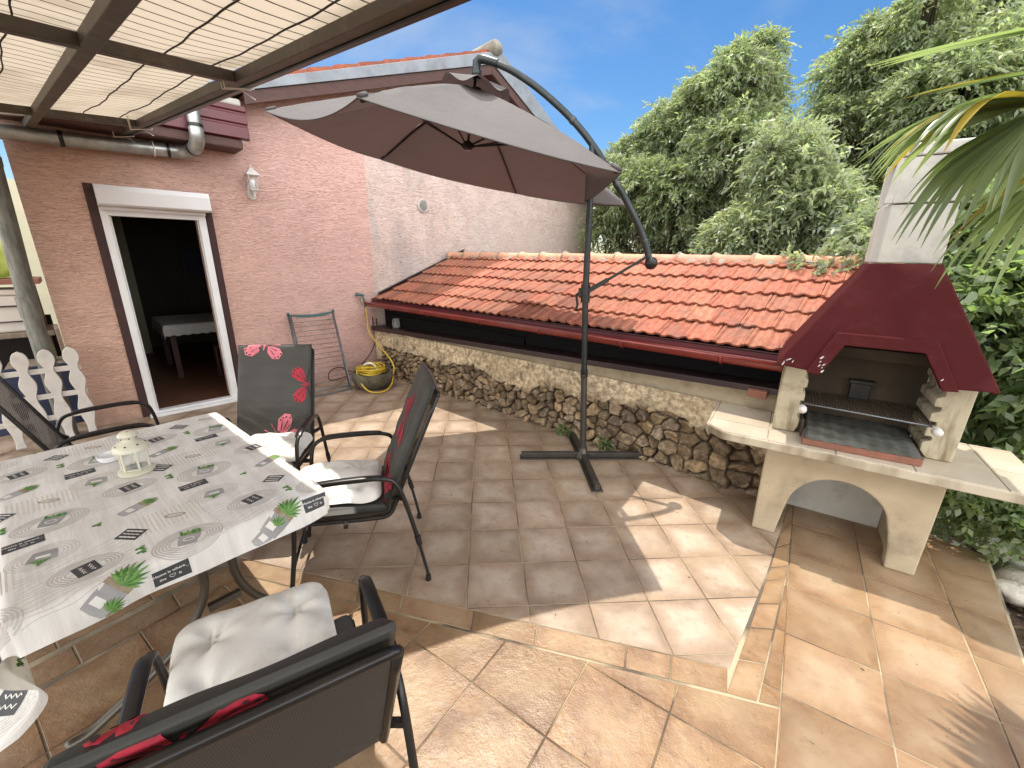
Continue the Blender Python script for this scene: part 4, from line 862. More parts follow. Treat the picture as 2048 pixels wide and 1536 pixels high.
b = MB(); quadslab([(.862, .004, 1.100), (.862, .56, 1.10), (.566, .49, 1.684), (.566, .204, 1.684)], (-.88, 0, -.45)); b.build('side', m_red, hd, bevel=.004)
b = MB(); b.prism([(-.05, 1.11), (.84, 1.11), (.555, 1.68), (.28, 1.68)], .485, .505); b.build('inner_back', m_soot, hd)
b = MB(); b.prism([(.10, 1.135), (.72, 1.135), (.69, 1.20), (.13, 1.20)], .30, .484); b.build('smoke_shelf', m_soot, hd, bevel=.008)
ch = empty('chimney', (0, 0, 0)); ch.parent = bq
b = MB(); b.prism([(.302, .206), (.560, .206), (.560, .486), (.274, .486), (.274, .236)], 1.686, 1.978, 'z'); b.build('lower_block', m_concrete_grey, ch, bevel=.006)
b = MB(); b.prism([(.300, .200), (.562, .200), (.562, .235), (.300, .235)], 1.984, 2.20, 'z'); b.build('cap_front', m_concrete_grey, ch, bevel=.005)
b = MB(); b.prism([(.528, .237), (.562, .237), (.562, .455), (.528, .455)], 1.984, 2.20, 'z'); b.prism([(.272, .457), (.562, .457), (.562, .492), (.272, .492)], 1.984, 2.20, 'z'); b.build('cap_wall', m_concrete_grey, ch, bevel=.004)
b = MB(); b.prism([(.268, 1.984), (.300, 1.984), (.318, 2.20), (.285, 2.20)], .200, .225); b.prism([(.300, 1.986), (.33, 1.986), (.35, 2.2), (.32, 2.2)], .30, .45); b.build('cap_flank', m_concrete_grey, ch, bevel=.004)
b = MB(); b.prism([(.285, 2.203), (.566, 2.203), (.552, 2.262), (.318, 2.262)], .192, .498); b.build('cap_slab', m_concrete_grey, ch, bevel=.008)
# tray of firebricks with ash
b = MB(); b.prism([(.142, -.045), (.672, -.02), (.672, .45), (.142, .45)], .6595, .700, 'z'); b.build('firebrick_tray', m_brick, bq, bevel=.004)
b = MB()
def ash(u, v): x = .142 + .532 * u; y = -.048 + .028 * u + .49 * v; return (x, y, .7015 + (.022 if .03 < u < .97 and v > .02 else 0) + .004 * math.sin(u * 17 + v * 5) * math.sin(v * 13) + .003 * math.sin(u * 51))
b.sheet(60, 30, ash, uvs=False); b.build('ash_bed', m_ash, bq, smooth=True)
b = MB(); b.box((.130, .10, .662), (.141, .14, .76)); b.box((.105, .16, .66), (.140, .45, .735)); b.build('side_brick', m_soot, bq)
dm = MB(); dm.box((.352, .40, .865), (.452, .453, .965)); dm.box((.34, .385, .965), (.464, .453, .985)); dm.build('damper_box', m_black, bq, bevel=.004)
# grill
gr = empty('grill_grate', bq.matrix_world @ Vector((0, 0, 0)) if False else QO, QA, 'rusty wire grill grate with round spit handles in the barbecue', 'grill')
b = MB(); zg = .862
b.tube([(.118, .10, zg + .005), (.69, .10, zg - .008)], .0052, 8); b.build('front_rail', m_silver, gr, smooth=True)
b = MB(); b.tube([(.124, .105, zg), (.124, .44, zg)], .004, 6); b.tube([(.686, .105, zg), (.686, .44, zg)], .004, 6); b.tube([(.124, .44, zg), (.686, .44, zg)], .004, 6)
for i in range(38): x = .138 + i * .0144; b.tube([(x, .102, zg + .004), (x, .44, zg + .004)], .0024, 5)
b.build('wires', m_rust, gr)
for x, z, ca in ((.112, .858, 0), (.692, .858, 1)):
    b = MB(); b.tube([(x, .10, z), (x, .02, z)], .005, 8); b.lathe([(0, 0), (.013, 0), (.020, .008), (.022, .02), (.017, .028), (.022, .036), (.021, .052), (.013, .062), (0, .064)], n=16)
    for i in range(16 * 0): pass
    n0 = len(b.v) - 16 * 9
    for i in range(n0, len(b.v)): v = b.v[i]; b.v[i] = (x + v[0], .035 - v[2], z + v[1])
    b.build('handle', m_white, gr, smooth=True)
# ================================================================== TABLE, CLOTH, THINGS ON IT
TO = Vector((-.80, 1.56, 0)); TA = 140.3; tx = Vector((math.cos(R(TA)), math.sin(R(TA)), 0)); ty = Vector((-tx.y, tx.x, 0))
def TT(x, y, z): return TO + tx * x + ty * y + Vector((0, 0, z))
tab = empty('patio_table', TO, TA, 'garden dining table on bent tubular steel legs under the patterned cloth', 'table')
TLX, TLY = 1.36, .87
b = MB(); b.box((.004, .004, .705), (TLX - .004, TLY - .004, .732)); b.build('tabletop', m_wood, tab, bevel=.01)
b = MB(); b.tube([(.10, .10, .69), (TLX - .1, .10, .69), (TLX - .1, TLY - .1, .69), (.10, TLY - .1, .69)], .013, 8, closed=True); b.build('frame', m_tablesteel, tab, smooth=True)
for x0, x1, y0, y1 in ((.24, .44, .30, -.02), (.24, .44, .42, .89), (TLX - .24, TLX - .44, .30, -.02), (TLX - .24, TLX - .44, .42, .89)):
    b = MB(); b.tube(smoothpath([(x0, y0 + (0.02 if y0 > .35 else -.02), .70), (x0 + .0, y0, .55), (x0 + .01 * 0, y0, .36), (x0, y0 + (y1 - y0) * .25, .18), (x0, y0 + (y1 - y0) * .8, .035), (x0, y1, .02)], 6), .0165, 12); b.build('leg', m_tablesteel, tab, smooth=True)
for x0 in (.24, TLX - .24):
    for z_ in (.52, .26): b = MB(); b.box((x0 - .012, .30, z_), (x0 + .012, .42, z_ + .03)); b.build('leg_brace', m_tablesteel, tab)
def drape(x, y):
    ex = max(0, -x, x - TLX); ey = max(0, -y, y - TLY); d = math.hypot(ex, ey); cx_ = min(max(x, 0), TLX); cy_ = min(max(y, 0), TLY)
    z = .7428 + .0026 * math.sin(x * 9 + 1) * math.sin(y * 7) + .0012 * math.sin(x * 31 + y * 22)
    if d < 1e-6: return Vector((cx_, cy_, z))
    sxn = -1 if x < 0 else 1; syn = -1 if y < 0 else 1; a = math.atan2(ey, ex)
    rr = .018; th = min(d / rr, 1.25 if d < .2 else 1.35); out = rr * math.sin(th); dz = rr * (1 - math.cos(th)); rest = max(0, d - rr * th)
    tt = x * 1.0 + y * 1.3; wave = (.46 * math.sin(tt * 7.3 + .6) + .24 * math.sin(tt * 15.7)) * min(1, d * 5)
    slope = (.34 if ey == 0 else .16) + wave * (.9 if ey == 0 else .35); ln = rest / math.hypot(1, slope); corner = math.sin(2 * a) if ex > 0 and ey > 0 else 0
    out += ln * slope * (1 + .5 * corner); dz += ln * (1 - .35 * corner)
    return Vector((cx_ + sxn * math.cos(a) * out if ex > 0 else cx_, cy_ + syn * math.sin(a) * out if ey > 0 else cy_, z - dz))
X0, X1, Y0, Y1 = -.115, TLX + .13, -.055, TLY + .44
m_cloth = mat('printed_cloth', (.88, .87, .85), (.74, .725, .70), .62, nscale=3.5, bump=.25, bscale=9, bdist=.006, stretch=(1.2, 9, 1), detail=9, trans=((.75, .66, .45), .16), contrast=(.36, .64), dirt=(.68, .665, .64), dscale=3.5)
m_c_line = mat('print_line', (.50, .475, .45), (.58, .56, .53), .65, nscale=30)
m_c_pale = mat('print_pale', (.80, .80, .80), (.74, .74, .74), .65, nscale=20)
m_c_sand = mat('print_sand', (.66, .63, .57), (.58, .55, .48), .65, nscale=40)
m_c_black = mat('print_black', (.045, .046, .05), (.03, .03, .034), .6, nscale=20)
m_c_white = mat('print_white', (.72, .71, .68), None, .6)
m_c_grey = mat('print_grey', (.26, .255, .26), (.42, .415, .42), .6, nscale=9, detail=2)
m_c_green = mat('print_green', (.07, .20, .035), (.035, .12, .025), .6, nscale=60, detail=2)
m_c_lime = mat('print_lime', (.18, .33, .08), (.10, .24, .05), .6, nscale=60, detail=2)
m_c_wood = mat('print_wood', (.34, .27, .18), (.22, .17, .11), .6, nscale=40, detail=3)
cl = MB()
NX, NY = 110, 96
cl.sheet(NX, NY, lambda u, v: tuple(drape(X0 + (X1 - X0) * u, Y0 + (Y1 - Y0) * v)))
def dnorm(x, y):
    e = .003; p = drape(x, y); n_ = (drape(x + e, y) - drape(x - e, y)).cross(drape(x, y + e) - drape(x, y - e)); n_.normalize()
    return p, n_ if n_.z > -.3 else -n_
def put(x, y, h): p, n_ = dnorm(x, y); return tuple(p + n_ * h)
def inb(x, y): return X0 + .002 < x < X1 - .002 and Y0 + .002 < y < Y1 - .002
def motif(cx_, cy_, rot, polys):
    """polys: (material index, height, list of local points (s right, t up)); right = -y, up = +x on the cloth"""
    c, s = math.cos(rot), math.sin(rot)
    def loc(s_, t_): a = s_ * c - t_ * s; q = s_ * s + t_ * c; return cx_ + q, cy_ - a
    for mi, h, P in polys:
        C0 = (sum(p[0] for p in P) / len(P), sum(p[1] for p in P) / len(P))
        if not inb(*loc(*C0)): continue
        n = len(P); rings = 3; vs = []; 
        for k in range(rings, 0, -1): vs += [loc(C0[0] + (p[0] - C0[0]) * k / rings, C0[1] + (p[1] - C0[1]) * k / rings) for p in P]
        vs.append(loc(*C0)); vs = [put(min(max(x, X0 + .002), X1 - .002), min(max(y, Y0 + .002), Y1 - .002), h) for x, y in vs]
        fs = [(r_ * n + i, r_ * n + (i + 1) % n, (r_ + 1) * n + (i + 1) % n, (r_ + 1) * n + i) for r_ in range(rings - 1) for i in range(n)] + [((rings - 1) * n + i, (rings - 1) * n + (i + 1) % n, rings * n) for i in range(n)]
        cl.add(vs, fs, mi)
def ribbon(cx_, cy_, rot, pts_, wd, mi, h=.0006):
    c, s = math.cos(rot), math.sin(rot); vs = []; k = len(pts_)
    for i, (a, q) in enumerate(pts_):
        p = pts_[max(0, i - 1)]; n_ = pts_[min(k - 1, i + 1)]; dx, dy = n_[0] - p[0], n_[1] - p[1]; l = math.hypot(dx, dy) or 1
        for sg in (-1, 1):
            aa = a - dy / l * wd / 2 * sg; qq = q + dx / l * wd / 2 * sg; x = cx_ + aa * s + qq * c; y = cy_ - (aa * c - qq * s)
            if not inb(x, y): x = min(max(x, X0 + .002), X1 - .002); y = min(max(y, Y0 + .002), Y1 - .002)
            vs.append(put(x, y, h))
    cl.add(vs, [(2 * i, 2 * i + 1, 2 * i + 3, 2 * i + 2) for i in range(k - 1)], mi)
def rect(w_, h_, n=4, cx_=0, cy_=0, sk=0.):
    P = []
    for (ax0, ay0), (ax1, ay1) in (((-1, -1), (1, -1)), ((1, -1), (1, 1)), ((1, 1), (-1, 1)), ((-1, 1), (-1, -1))):
        for i in range(n): t = i / n; a = ax0 + (ax1 - ax0) * t; q = ay0 + (ay1 - ay0) * t; P.append((cx_ + (a + sk * q) * w_ / 2, cy_ + q * h_ / 2))
    return P
def ell(rx, ry, n=14, cx_=0, cy_=0): return [(cx_ + rx * math.cos(2 * math.pi * i / n), cy_ + ry * math.sin(2 * math.pi * i / n)) for i in range(n)]
def leafp(x, y, a, L_, w_): d = (math.cos(a), math.sin(a)); n_ = (-d[1], d[0]); return [(x + d[0] * L_ * t + n_[0] * w_ * q, y + d[1] * L_ * t + n_[1] * w_ * q) for t, q in ((0, -.5), (.35, -1), (.7, -.6), (1, 0), (.7, .6), (.35, 1), (0, .5))]
TXT = {}
def text_tris(s, size):
    if (s, size) in TXT: return TXT[(s, size)]
    c = bpy.data.curves.new('t', 'FONT'); c.body = s; c.size = size; c.offset = size * .022; c.align_x = 'CENTER'; c.resolution_u = 2; o = bpy.data.objects.new('t', c); COL.objects.link(o)
    me = o.to_mesh(); me.calc_loop_triangles(); r_ = ([(v.co.x, v.co.y) for v in me.vertices], [tuple(t.vertices) for t in me.loop_triangles]); o.to_mesh_clear(); bpy.data.objects.remove(o); bpy.data.curves.remove(c)
    TXT[(s, size)] = r_; return r_
def text(cx_, cy_, rot, s, size, ox, oy, mi, target=None, bold=1.15):
    vs, ts = text_tris(s, size); c, q_ = math.cos(rot), math.sin(rot); out = []
    for a, q in vs: a = a * bold + ox; q += oy; out.append(put(cx_ + a * q_ + q * c, cy_ - (a * c - q * q_), .0012))
    if vs: cl.add(out, ts, mi)
def pot(w_, h_): return [(-w_ * .42, -h_ / 2), (0, -h_ * .54), (w_ * .42, -h_ / 2), (w_ / 2, 0), (w_ * .52, h_ / 2), (0, h_ / 2), (-w_ * .52, h_ / 2), (-w_ / 2, 0)]
LATA, LATB = (.485, .298), (.03, -.485)
# large weave zones, woodgrain planks and rope rings first, then the sharp motifs
for i in range(-4, 6):
    for j in range(-5, 6):
        bx = .441 + i * LATA[0] + j * LATB[0]; by = .34 + i * LATA[1] + j * LATB[1]
        if not (-.55 < bx < TLX + .55 and -.5 < by < TLY + .95): continue
        def at_(dx, dy): return bx + dx, by + dy
        # corrugated card patch
        gx, gy = at_(-.20, .13)
        for k in range(15):
            yy = gy - .10 + k * .0135
            if inb(gx, yy): ribbon(gx, yy, 0, [(0, -.07 + .014 * q) for q in range(11)], .0045, 4, .00035)
        # woodgrain lines
        gx, gy = at_(.17, .20)
        for k in range(13):
            xx = gx - .12 + k * .019
            if inb(xx, gy): ribbon(xx, gy, .18, [(-.13 + .02 * q, .006 * math.sin(q * .9 + k * 1.3)) for q in range(14)], .0022, 2, .0004)
        for (dx, dy), rx, ry, nr, tw_ in (((.104, -.07), .10, .075, 6, .005), ((-.133, -.038), .085, .065, 5, .0022), ((-.312, -.12), .085, .06, 5, .005), ((-.133, .445), .03, .02, 0, .003)):
            gx, gy = at_(dx, dy)
            if not (X0 - .05 < gx < X1 + .05 and Y0 - .05 < gy < Y1 + .05): continue
            for k in range(nr):
                f_ = .45 + .55 * (k + 1) / nr
                n_ = 34; P = [(rx * f_ * math.cos(2 * math.pi * t / n_), ry * f_ * math.sin(2 * math.pi * t / n_)) for t in range(n_ + 1)]
                P = [(a, q) for a, q in P]
                seg = []
                for (a, q) in P:
                    x, y = gx + q, gy - a
                    if inb(x, y): seg.append((a, q))
                    else:
                        if len(seg) > 2: ribbon(gx, gy, 0, seg, tw_, 2, .0005)
                        seg = []
                if len(seg) > 2:
                    if tw_ > .004:
                        for t in range(0, len(seg) - 1, 1): ribbon(gx, gy, 0, seg[t:t + 2], tw_, 3 if t % 2 else 2, .0005)
                    else: ribbon(gx, gy, 0, seg, tw_, 2, .0005)
        # sign: Home is where the heart is
        gx, gy = at_(0, 0); motif(gx, gy, 0, [(5, .0008, rect(.098, .054, 5))])
        if inb(gx - .02, gy - .05) and inb(gx + .02, gy + .05):
            text(gx, gy, 0, 'Home is where', .0118, -.006, .006, 6); text(gx, gy, 0, 'the', .0118, -.026, -.013, 6); text(gx, gy, 0, 'is', .0118, .020, -.013, 6)
            ht = [(.0075 * math.sin(t) ** 3 * 1.1, .0068 * (.8125 * math.cos(t) - .3125 * math.cos(2 * t) - .125 * math.cos(3 * t) - .0625 * math.cos(4 * t)) - .008) for t in [2 * math.pi * q / 22 for q in range(23)]]
            ribbon(gx, gy, 0, ht, .0013, 6, .0012); ribbon(gx, gy, 0, [(.038, .006), (.041, .0), (.049, .004)], .001, 3, .0012)
        # dark tag on rope mat with strings
        gx, gy = at_(-.312, -.12)
        motif(gx, gy, -1.35, [(5, .0009, rect(.062, .058, 4))])
        if inb(gx - .04, gy - .04) and inb(gx + .04, gy + .04):
            for yy, sg in ((.012, 1), (-.010, -1)):
                ribbon(gx, gy, -1.35, [(-.02 + .004 * q, yy + .0055 * math.sin(q * 2.1 + sg)) for q in range(11)], .0028, 6, .0013)
            for sg in (-.02, .02): ribbon(gx, gy, 0, [(.03 + .011 * q, sg * (1 - q / 6)) for q in range(7)], .0014, 3 if sg > 0 else 2, .001)
        # diagonal sign with three bars of lettering
        gx, gy = at_(-.2, -.245)
        motif(gx, gy, -.85, [(5, .0009, rect(.072, .058, 4))])
        if inb(gx - .03, gy - .03) and inb(gx + .03, gy + .03):
            for q in (-1, 0, 1): ribbon(gx, gy, -.85, [(-.028 + .0056 * t, q * .016 + .0012 * math.sin(t * 2.6)) for t in range(11)], .006 if q else .004, 6, .0013)
        # grey pot, succulent
        gx, gy = at_(.104, -.07); motif(gx, gy, -.38, [(7, .0009, pot(.062, .058)), (6, .0013, ell(.017, .012, 12, 0, .002)), (7, .0016, ell(.013, .0085, 12, 0, .002))])
        motif(gx, gy, -.38, [(8 if q % 2 else 9, .0015 + .0002 * q, leafp(-.026 + .0048 * q, .030, math.pi / 2 + .5 * math.sin(q * 2.3), .026 + .008 * math.sin(q * 1.7), .005)) for q in range(12)])
        # upside-down pot, drooping plant
        gx, gy = at_(-.133, -.038); motif(gx, gy, 2.9, [(7, .0009, pot(.068, .056)), (6, .0013, rect(.034, .013, 3, 0, .004))])
        motif(gx, gy, 2.9, [(9 if q % 2 else 8, .0015 + .0002 * q, leafp(-.02 + .005 * q, .024, math.pi / 2 - .9 + .2 * q, .034, .004)) for q in range(10)])
        # tall pot with aloe lying on its side
        gx, gy = at_(-.043, .206); motif(gx, gy, -1.15, [(7, .0009, pot(.05, .082)), (10, .0012, rect(.052, .016, 3, 0, .040)), (6, .0013, rect(.026, .022, 3, 0, -.008))])
        motif(gx, gy, -1.15, [(8 if q % 2 else 9, .0015 + .0002 * q, leafp(.0, .046, math.pi / 2 - 1.25 + .25 * q, .050 - .004 * abs(q - 5), .0042)) for q in range(11)])
        # big aloe pot on the border of the cloth repeat
        # clovers and wooden discs
        for dx, dy in ((-.078, .307), (-.372, .234), (.17, .047)):
            gx, gy = at_(dx, dy); motif(gx, gy, .4, [(8, .0009, ell(.0085, .0065, 8, -.007, .0045)), (9, .0010, ell(.0085, .0065, 8, .007, .0045)), (8, .0011, ell(.0065, .008, 8, 0, -.007))])
        gx, gy = at_(-.204, .109); motif(gx, gy, -.5, [(10, .0009, ell(.034, .015, 14)), (4, .0012, ell(.027, .010, 12))])
        ribbon(gx, gy, -.5, [(-.02 + .005 * q, .007 * math.sin(q * 1.9)) for q in range(9)], .0014, 10, .0015) if inb(gx - .03, gy - .03) and inb(gx + .03, gy + .03) else None
# larger aloe pots printed along the hanging border
for gy in (.205, .690):
    gx = -.062
    motif(gx, gy, -1.0, [(7, .0018, pot(.075, .085)), (10, .0021, rect(.078, .020, 3, 0, .044)), (6, .0022, rect(.034, .024, 3, -.008, -.012))])
    motif(gx, gy, -1.0, [(8 if q % 2 else 9, .0025 + .0002 * q, leafp(.004, .05, math.pi / 2 - 1.3 + .26 * q, .085 - .007 * abs(q - 5), .0065)) for q in range(11)])
clo = cl.build('tablecloth', [m_cloth, m_c_pale, m_c_line, m_c_line, m_c_sand, m_c_black, m_c_white, m_c_grey, m_c_green, m_c_lime, m_c_wood], smooth=True, loc=tuple(TO), az=TA)
tag(clo, 'off-white tablecloth printed with plant pots, rope mats and black signs', 'tablecloth')
# lantern
LO = TT(.02, 0, 0); ln = empty('candle_lantern', (-1.685, 1.685, .7445), 25, 'cream metal candle lantern standing on the printed tablecloth', 'lantern')
b = MB(); b.lathe([(0, 0), (.062, 0), (.066, .004), (.066, .012), (.058, .018), (.050, .020), (0, .020)], n=32); b.build('base', m_cream, ln, smooth=True, auto=45)
b = MB()
for k in range(6):
    a = R(60 * k); c, s = math.cos(a), math.sin(a); b.bar((.050 * c, .050 * s, .02), (.050 * c, .050 * s, .112), .008, .006, 0, (c, s, 0)); a2 = R(60 * k + 60); c2, s2 = math.cos(a2), math.sin(a2)
    for z in (.024, .109): b.bar((.050 * c, .050 * s, z), (.050 * c2, .050 * s2, z), .004, .006)
b.build('cage', m_cream, ln)
b = MB()
for k in range(6): a = R(60 * k + 2); a2 = R(60 * k + 58); b.add([(.0485 * math.cos(a), .0485 * math.sin(a), .026), (.0485 * math.cos(a2), .0485 * math.sin(a2), .026), (.0485 * math.cos(a2), .0485 * math.sin(a2), .108), (.0485 * math.cos(a), .0485 * math.sin(a), .108)], [(0, 1, 2, 3)])
b.build('glass_pane', m_glass, ln)
b = MB(); b.lathe([(.0, .112), (.058, .110), (.066, .112), (.067, .118), (.061, .132), (.045, .146), (.026, .154), (.024, .160), (.026, .166), (.036, .174), (.037, .182), (.026, .194), (.010, .200), (0, .201)], n=36); dome = b.build('dome', m_cream, ln, smooth=True, auto=50)
b = MB()
for k in range(8):
    for r_, z, s in ((.054, .1412, .004), (.0345, .170, .003), (.018, .1985, .0025)):
        if (r_ < .02 and k % 2): continue
        a = R(45 * k + (0 if r_ > .05 else 22)); n_ = Vector((math.cos(a), math.sin(a), .9 if r_ > .05 else (0.1 if r_ > .03 else 2))).normalized(); p = Vector((r_ * math.cos(a), r_ * math.sin(a), z)) + n_ * .0012; x = n_.cross(Vector((0, 0, 1))).normalized(); y = n_.cross(x)
        b.add([tuple(p + (x * math.cos(t) + y * math.sin(t)) * s) for t in [2 * math.pi * q / 8 for q in range(8)]], [tuple(range(8))])
b.build('air_hole', m_dark, dome)
b = MB(); b.lathe([(0, .021), (.02, .021), (.021, .034), (.017, .035), (.016, .028), (0, .027)], n=20); b.build('tealight', m_silver, ln, smooth=True, auto=40)
b = MB(); b.lathe([(0, 0), (.040, 0), (.047, .01), (.050, .026), (.046, .027), (.043, .012), (0, .008)], n=28); ash_ = b.build('ashtray', m_ceramic, smooth=True, auto=50, loc=(-1.905, 1.795, .7445)); tag(ash_, 'round white ashtray on the tablecloth behind the cream lantern', 'ashtray')

# ================================================================== CHAIRS
def chair(name_loc, heading, label, back=(-.46, 1.05), grey=False):
    """local: x right, y forward"""
    c = empty('garden_chair', (name_loc[0], name_loc[1], 0), heading - 90, label, 'chair', 'tubular steel garden chairs round the table')
    by, bz = back; W2 = .235
    S0 = Vector((0, -.20, .395)); S1 = Vector((0, .29, .425)); B1 = Vector((0, by, bz))
    m_s = m_meshgrey if grey else m_mesh
    rr = .0115
    # one continuous seat-and-back rail per side
    for s in (-1, 1):
        path = smoothpath([(s * W2, .24, .425), (s * W2, .10, .412), (s * W2, -.10, .398), (s * W2, -.185, .405), (s * W2, -.225, .47), (s * W2, -.20 + (by + .20) * .30, .40 + (bz - .40) * .32), (s * W2, by, bz)], 5)
        b = MB(); b.tube(path, rr, 10); b.build('side_rail', m_black, c, smooth=True)
        # front leg rising into the arm loop and back down to the rail
        arm_ = [(s * .285, .315, .0), (s * .285, .265, .30), (s * .285, .235, .55), (s * .285, .20, .625), (s * .285, .12, .648), (s * .285, -.05, .650), (s * .284, -.18, .640), (s * .284, -.235, .60), (s * .286, -.275, .48), (s * .289, -.325, .26)]
        b = MB(); b.tube(smoothpath(arm_, 6), .0115, 10); b.build('front_leg', m_black, c, smooth=True)
        b = MB(); sp = smoothpath([(s * .285, .185, .640), (s * .285, .12, .6595), (s * .285, -.05, .6615), (s * .284, -.17, .653)], 6); b.tube(sp, [.012] + [.021] * (len(sp) - 2) + [.012], 10, flat=.38); b.build('armrest', m_black, c, smooth=True)
        b = MB(); b.tube([(s * .289, -.318, .29), (s * .290, -.330, .235)], .0150, 10); b.build('leg_collar', m_black, c, smooth=True, auto=40)
        b = MB(); b.tube([(s * .289, -.322, .27), (s * .292, -.372, .0)], .0088, 10); b.build('rear_leg', m_black, c, smooth=True, auto=40)
        b = MB(); b.bar((s * .236, -.215, .50), (s * .284, -.26, .52), .018, .018); b.build('bracket', m_black, c)
        b = MB(); b.bar((s * .236, .02, .405), (s * .285, .02, .405), .02, .02); b.build('bracket', m_black, c)
        for p in ((s * .285, .315), (s * .292, -.365)):
            b = MB(); b.lathe([(0, 0), (.015, 0), (.016, .012), (.013, .035), (0, .036)], (p[0], p[1], 0), 10); b.build('foot_cap', m_black, c, smooth=True, auto=40)
    b = MB(); b.tube([(-W2, .24, .425), (-W2 + .02, .262, .426), (W2 - .02, .262, .426), (W2, .24, .425)], rr, 10); b.tube([(-.285, .285, .19), (.285, .285, .19)], .008, 8); b.build('front_rail', m_black, c, smooth=True)
    dirb = Vector((0, by + .2, bz - .40)).normalized()
    b = MB(); b.tube(smoothpath([(-W2, by, bz), (-W2 + .008, by + dirb.y * .008, bz + dirb.z * .008), (-W2 + .045, by + dirb.y * .014, bz + dirb.z * .014), (0, by + dirb.y * .016, bz + dirb.z * .016), (W2 - .045, by + dirb.y * .014, bz + dirb.z * .014), (W2 - .008, by + dirb.y * .008, bz + dirb.z * .008), (W2, by, bz)], 5), rr, 10); b.build('top_rail', m_black, c, smooth=True)
    b = MB(); b.tube([(-W2, by * .55 - .1, .40 + (bz - .4) * .62), (W2, by * .55 - .1, .40 + (bz - .4) * .62)], .008, 8)
    def sling(u, v):
        x = (u - .5) * 2 * (W2 - .004); sag = -.012 * math.cos(math.pi * (u - .5)); t = v
        if t < .4: q = t / .4; return (x, .25 - .42 * q, .425 - .027 * q + sag)
        if t < .5: q = (t - .4) / .1; return (x, -.17 - .055 * q, .398 + .07 * q * q + sag * (1 - q))
        q = (t - .5) / .5; return (x, -.225 + (by + .225) * q, .468 + (bz - .468) * q)
    b = MB(); b.sheet(8, 40, sling); b.build('sling', m_s, c, smooth=True)
    return c
def butterfly(P, mi, L_, spots=True):
    """wing polygons for a butterfly of span L_"""
    out = []
    for sg in (-1, 1):
        up_ = [(sg * x * L_, y * L_) for x, y in ((.02, .0), (.10, .16), (.26, .30), (.42, .30), (.50, .20), (.44, .08), (.30, .0), (.14, -.03))]
        lo_ = [(sg * x * L_, y * L_) for x, y in ((.02, -.02), (.18, -.05), (.34, -.08), (.42, -.18), (.36, -.32), (.22, -.34), (.10, -.22))]
        out += [(mi, .0026, up_), (mi, .0026, lo_)]
        for k, (x, y, r_) in enumerate(((.40, .22, .022), (.34, .25, .02), (.44, .15, .018), (.28, .25, .02), (.34, -.27, .022), (.27, -.30, .02), (.38, -.20, .02))): out.append((2, .0036, [(sg * x * L_ + r_ * L_ * math.cos(t), y * L_ + r_ * L_ * math.sin(t)) for t in [2 * math.pi * q / 7 for q in range(7)]]))
        for a_, b_ in (((.05, .01), (.30, .22)), ((.06, .0), (.38, .14)), ((.06, -.02), (.36, .05)), ((.05, -.03), (.30, -.14)), ((.05, -.04), (.24, -.24))):
            d_ = (b_[0] - a_[0], b_[1] - a_[1]); l_ = math.hypot(*d_); n_ = (-d_[1] / l_ * .008, d_[0] / l_ * .008); out.append((2, .0036, [(sg * (a_[0] - n_[0]) * L_, (a_[1] - n_[1]) * L_), (sg * (b_[0] - n_[0]) * L_, (b_[1] - n_[1]) * L_), (sg * (b_[0] + n_[0]) * L_, (b_[1] + n_[1]) * L_), (sg * (a_[0] + n_[0]) * L_, (a_[1] + n_[1]) * L_)]))
        out.append((mi, .0026, [(sg * .01 * L_, .03 * L_), (sg * .07 * L_, .30 * L_), (sg * .10 * L_, .34 * L_), (sg * .085 * L_, .30 * L_), (sg * .02 * L_, .03 * L_)]))
    out.append((mi, .0030, [(.018 * L_ * math.cos(t), -.05 * L_ + .13 * L_ * math.sin(t)) for t in [2 * math.pi * q / 10 for q in range(10)]]))
    return out
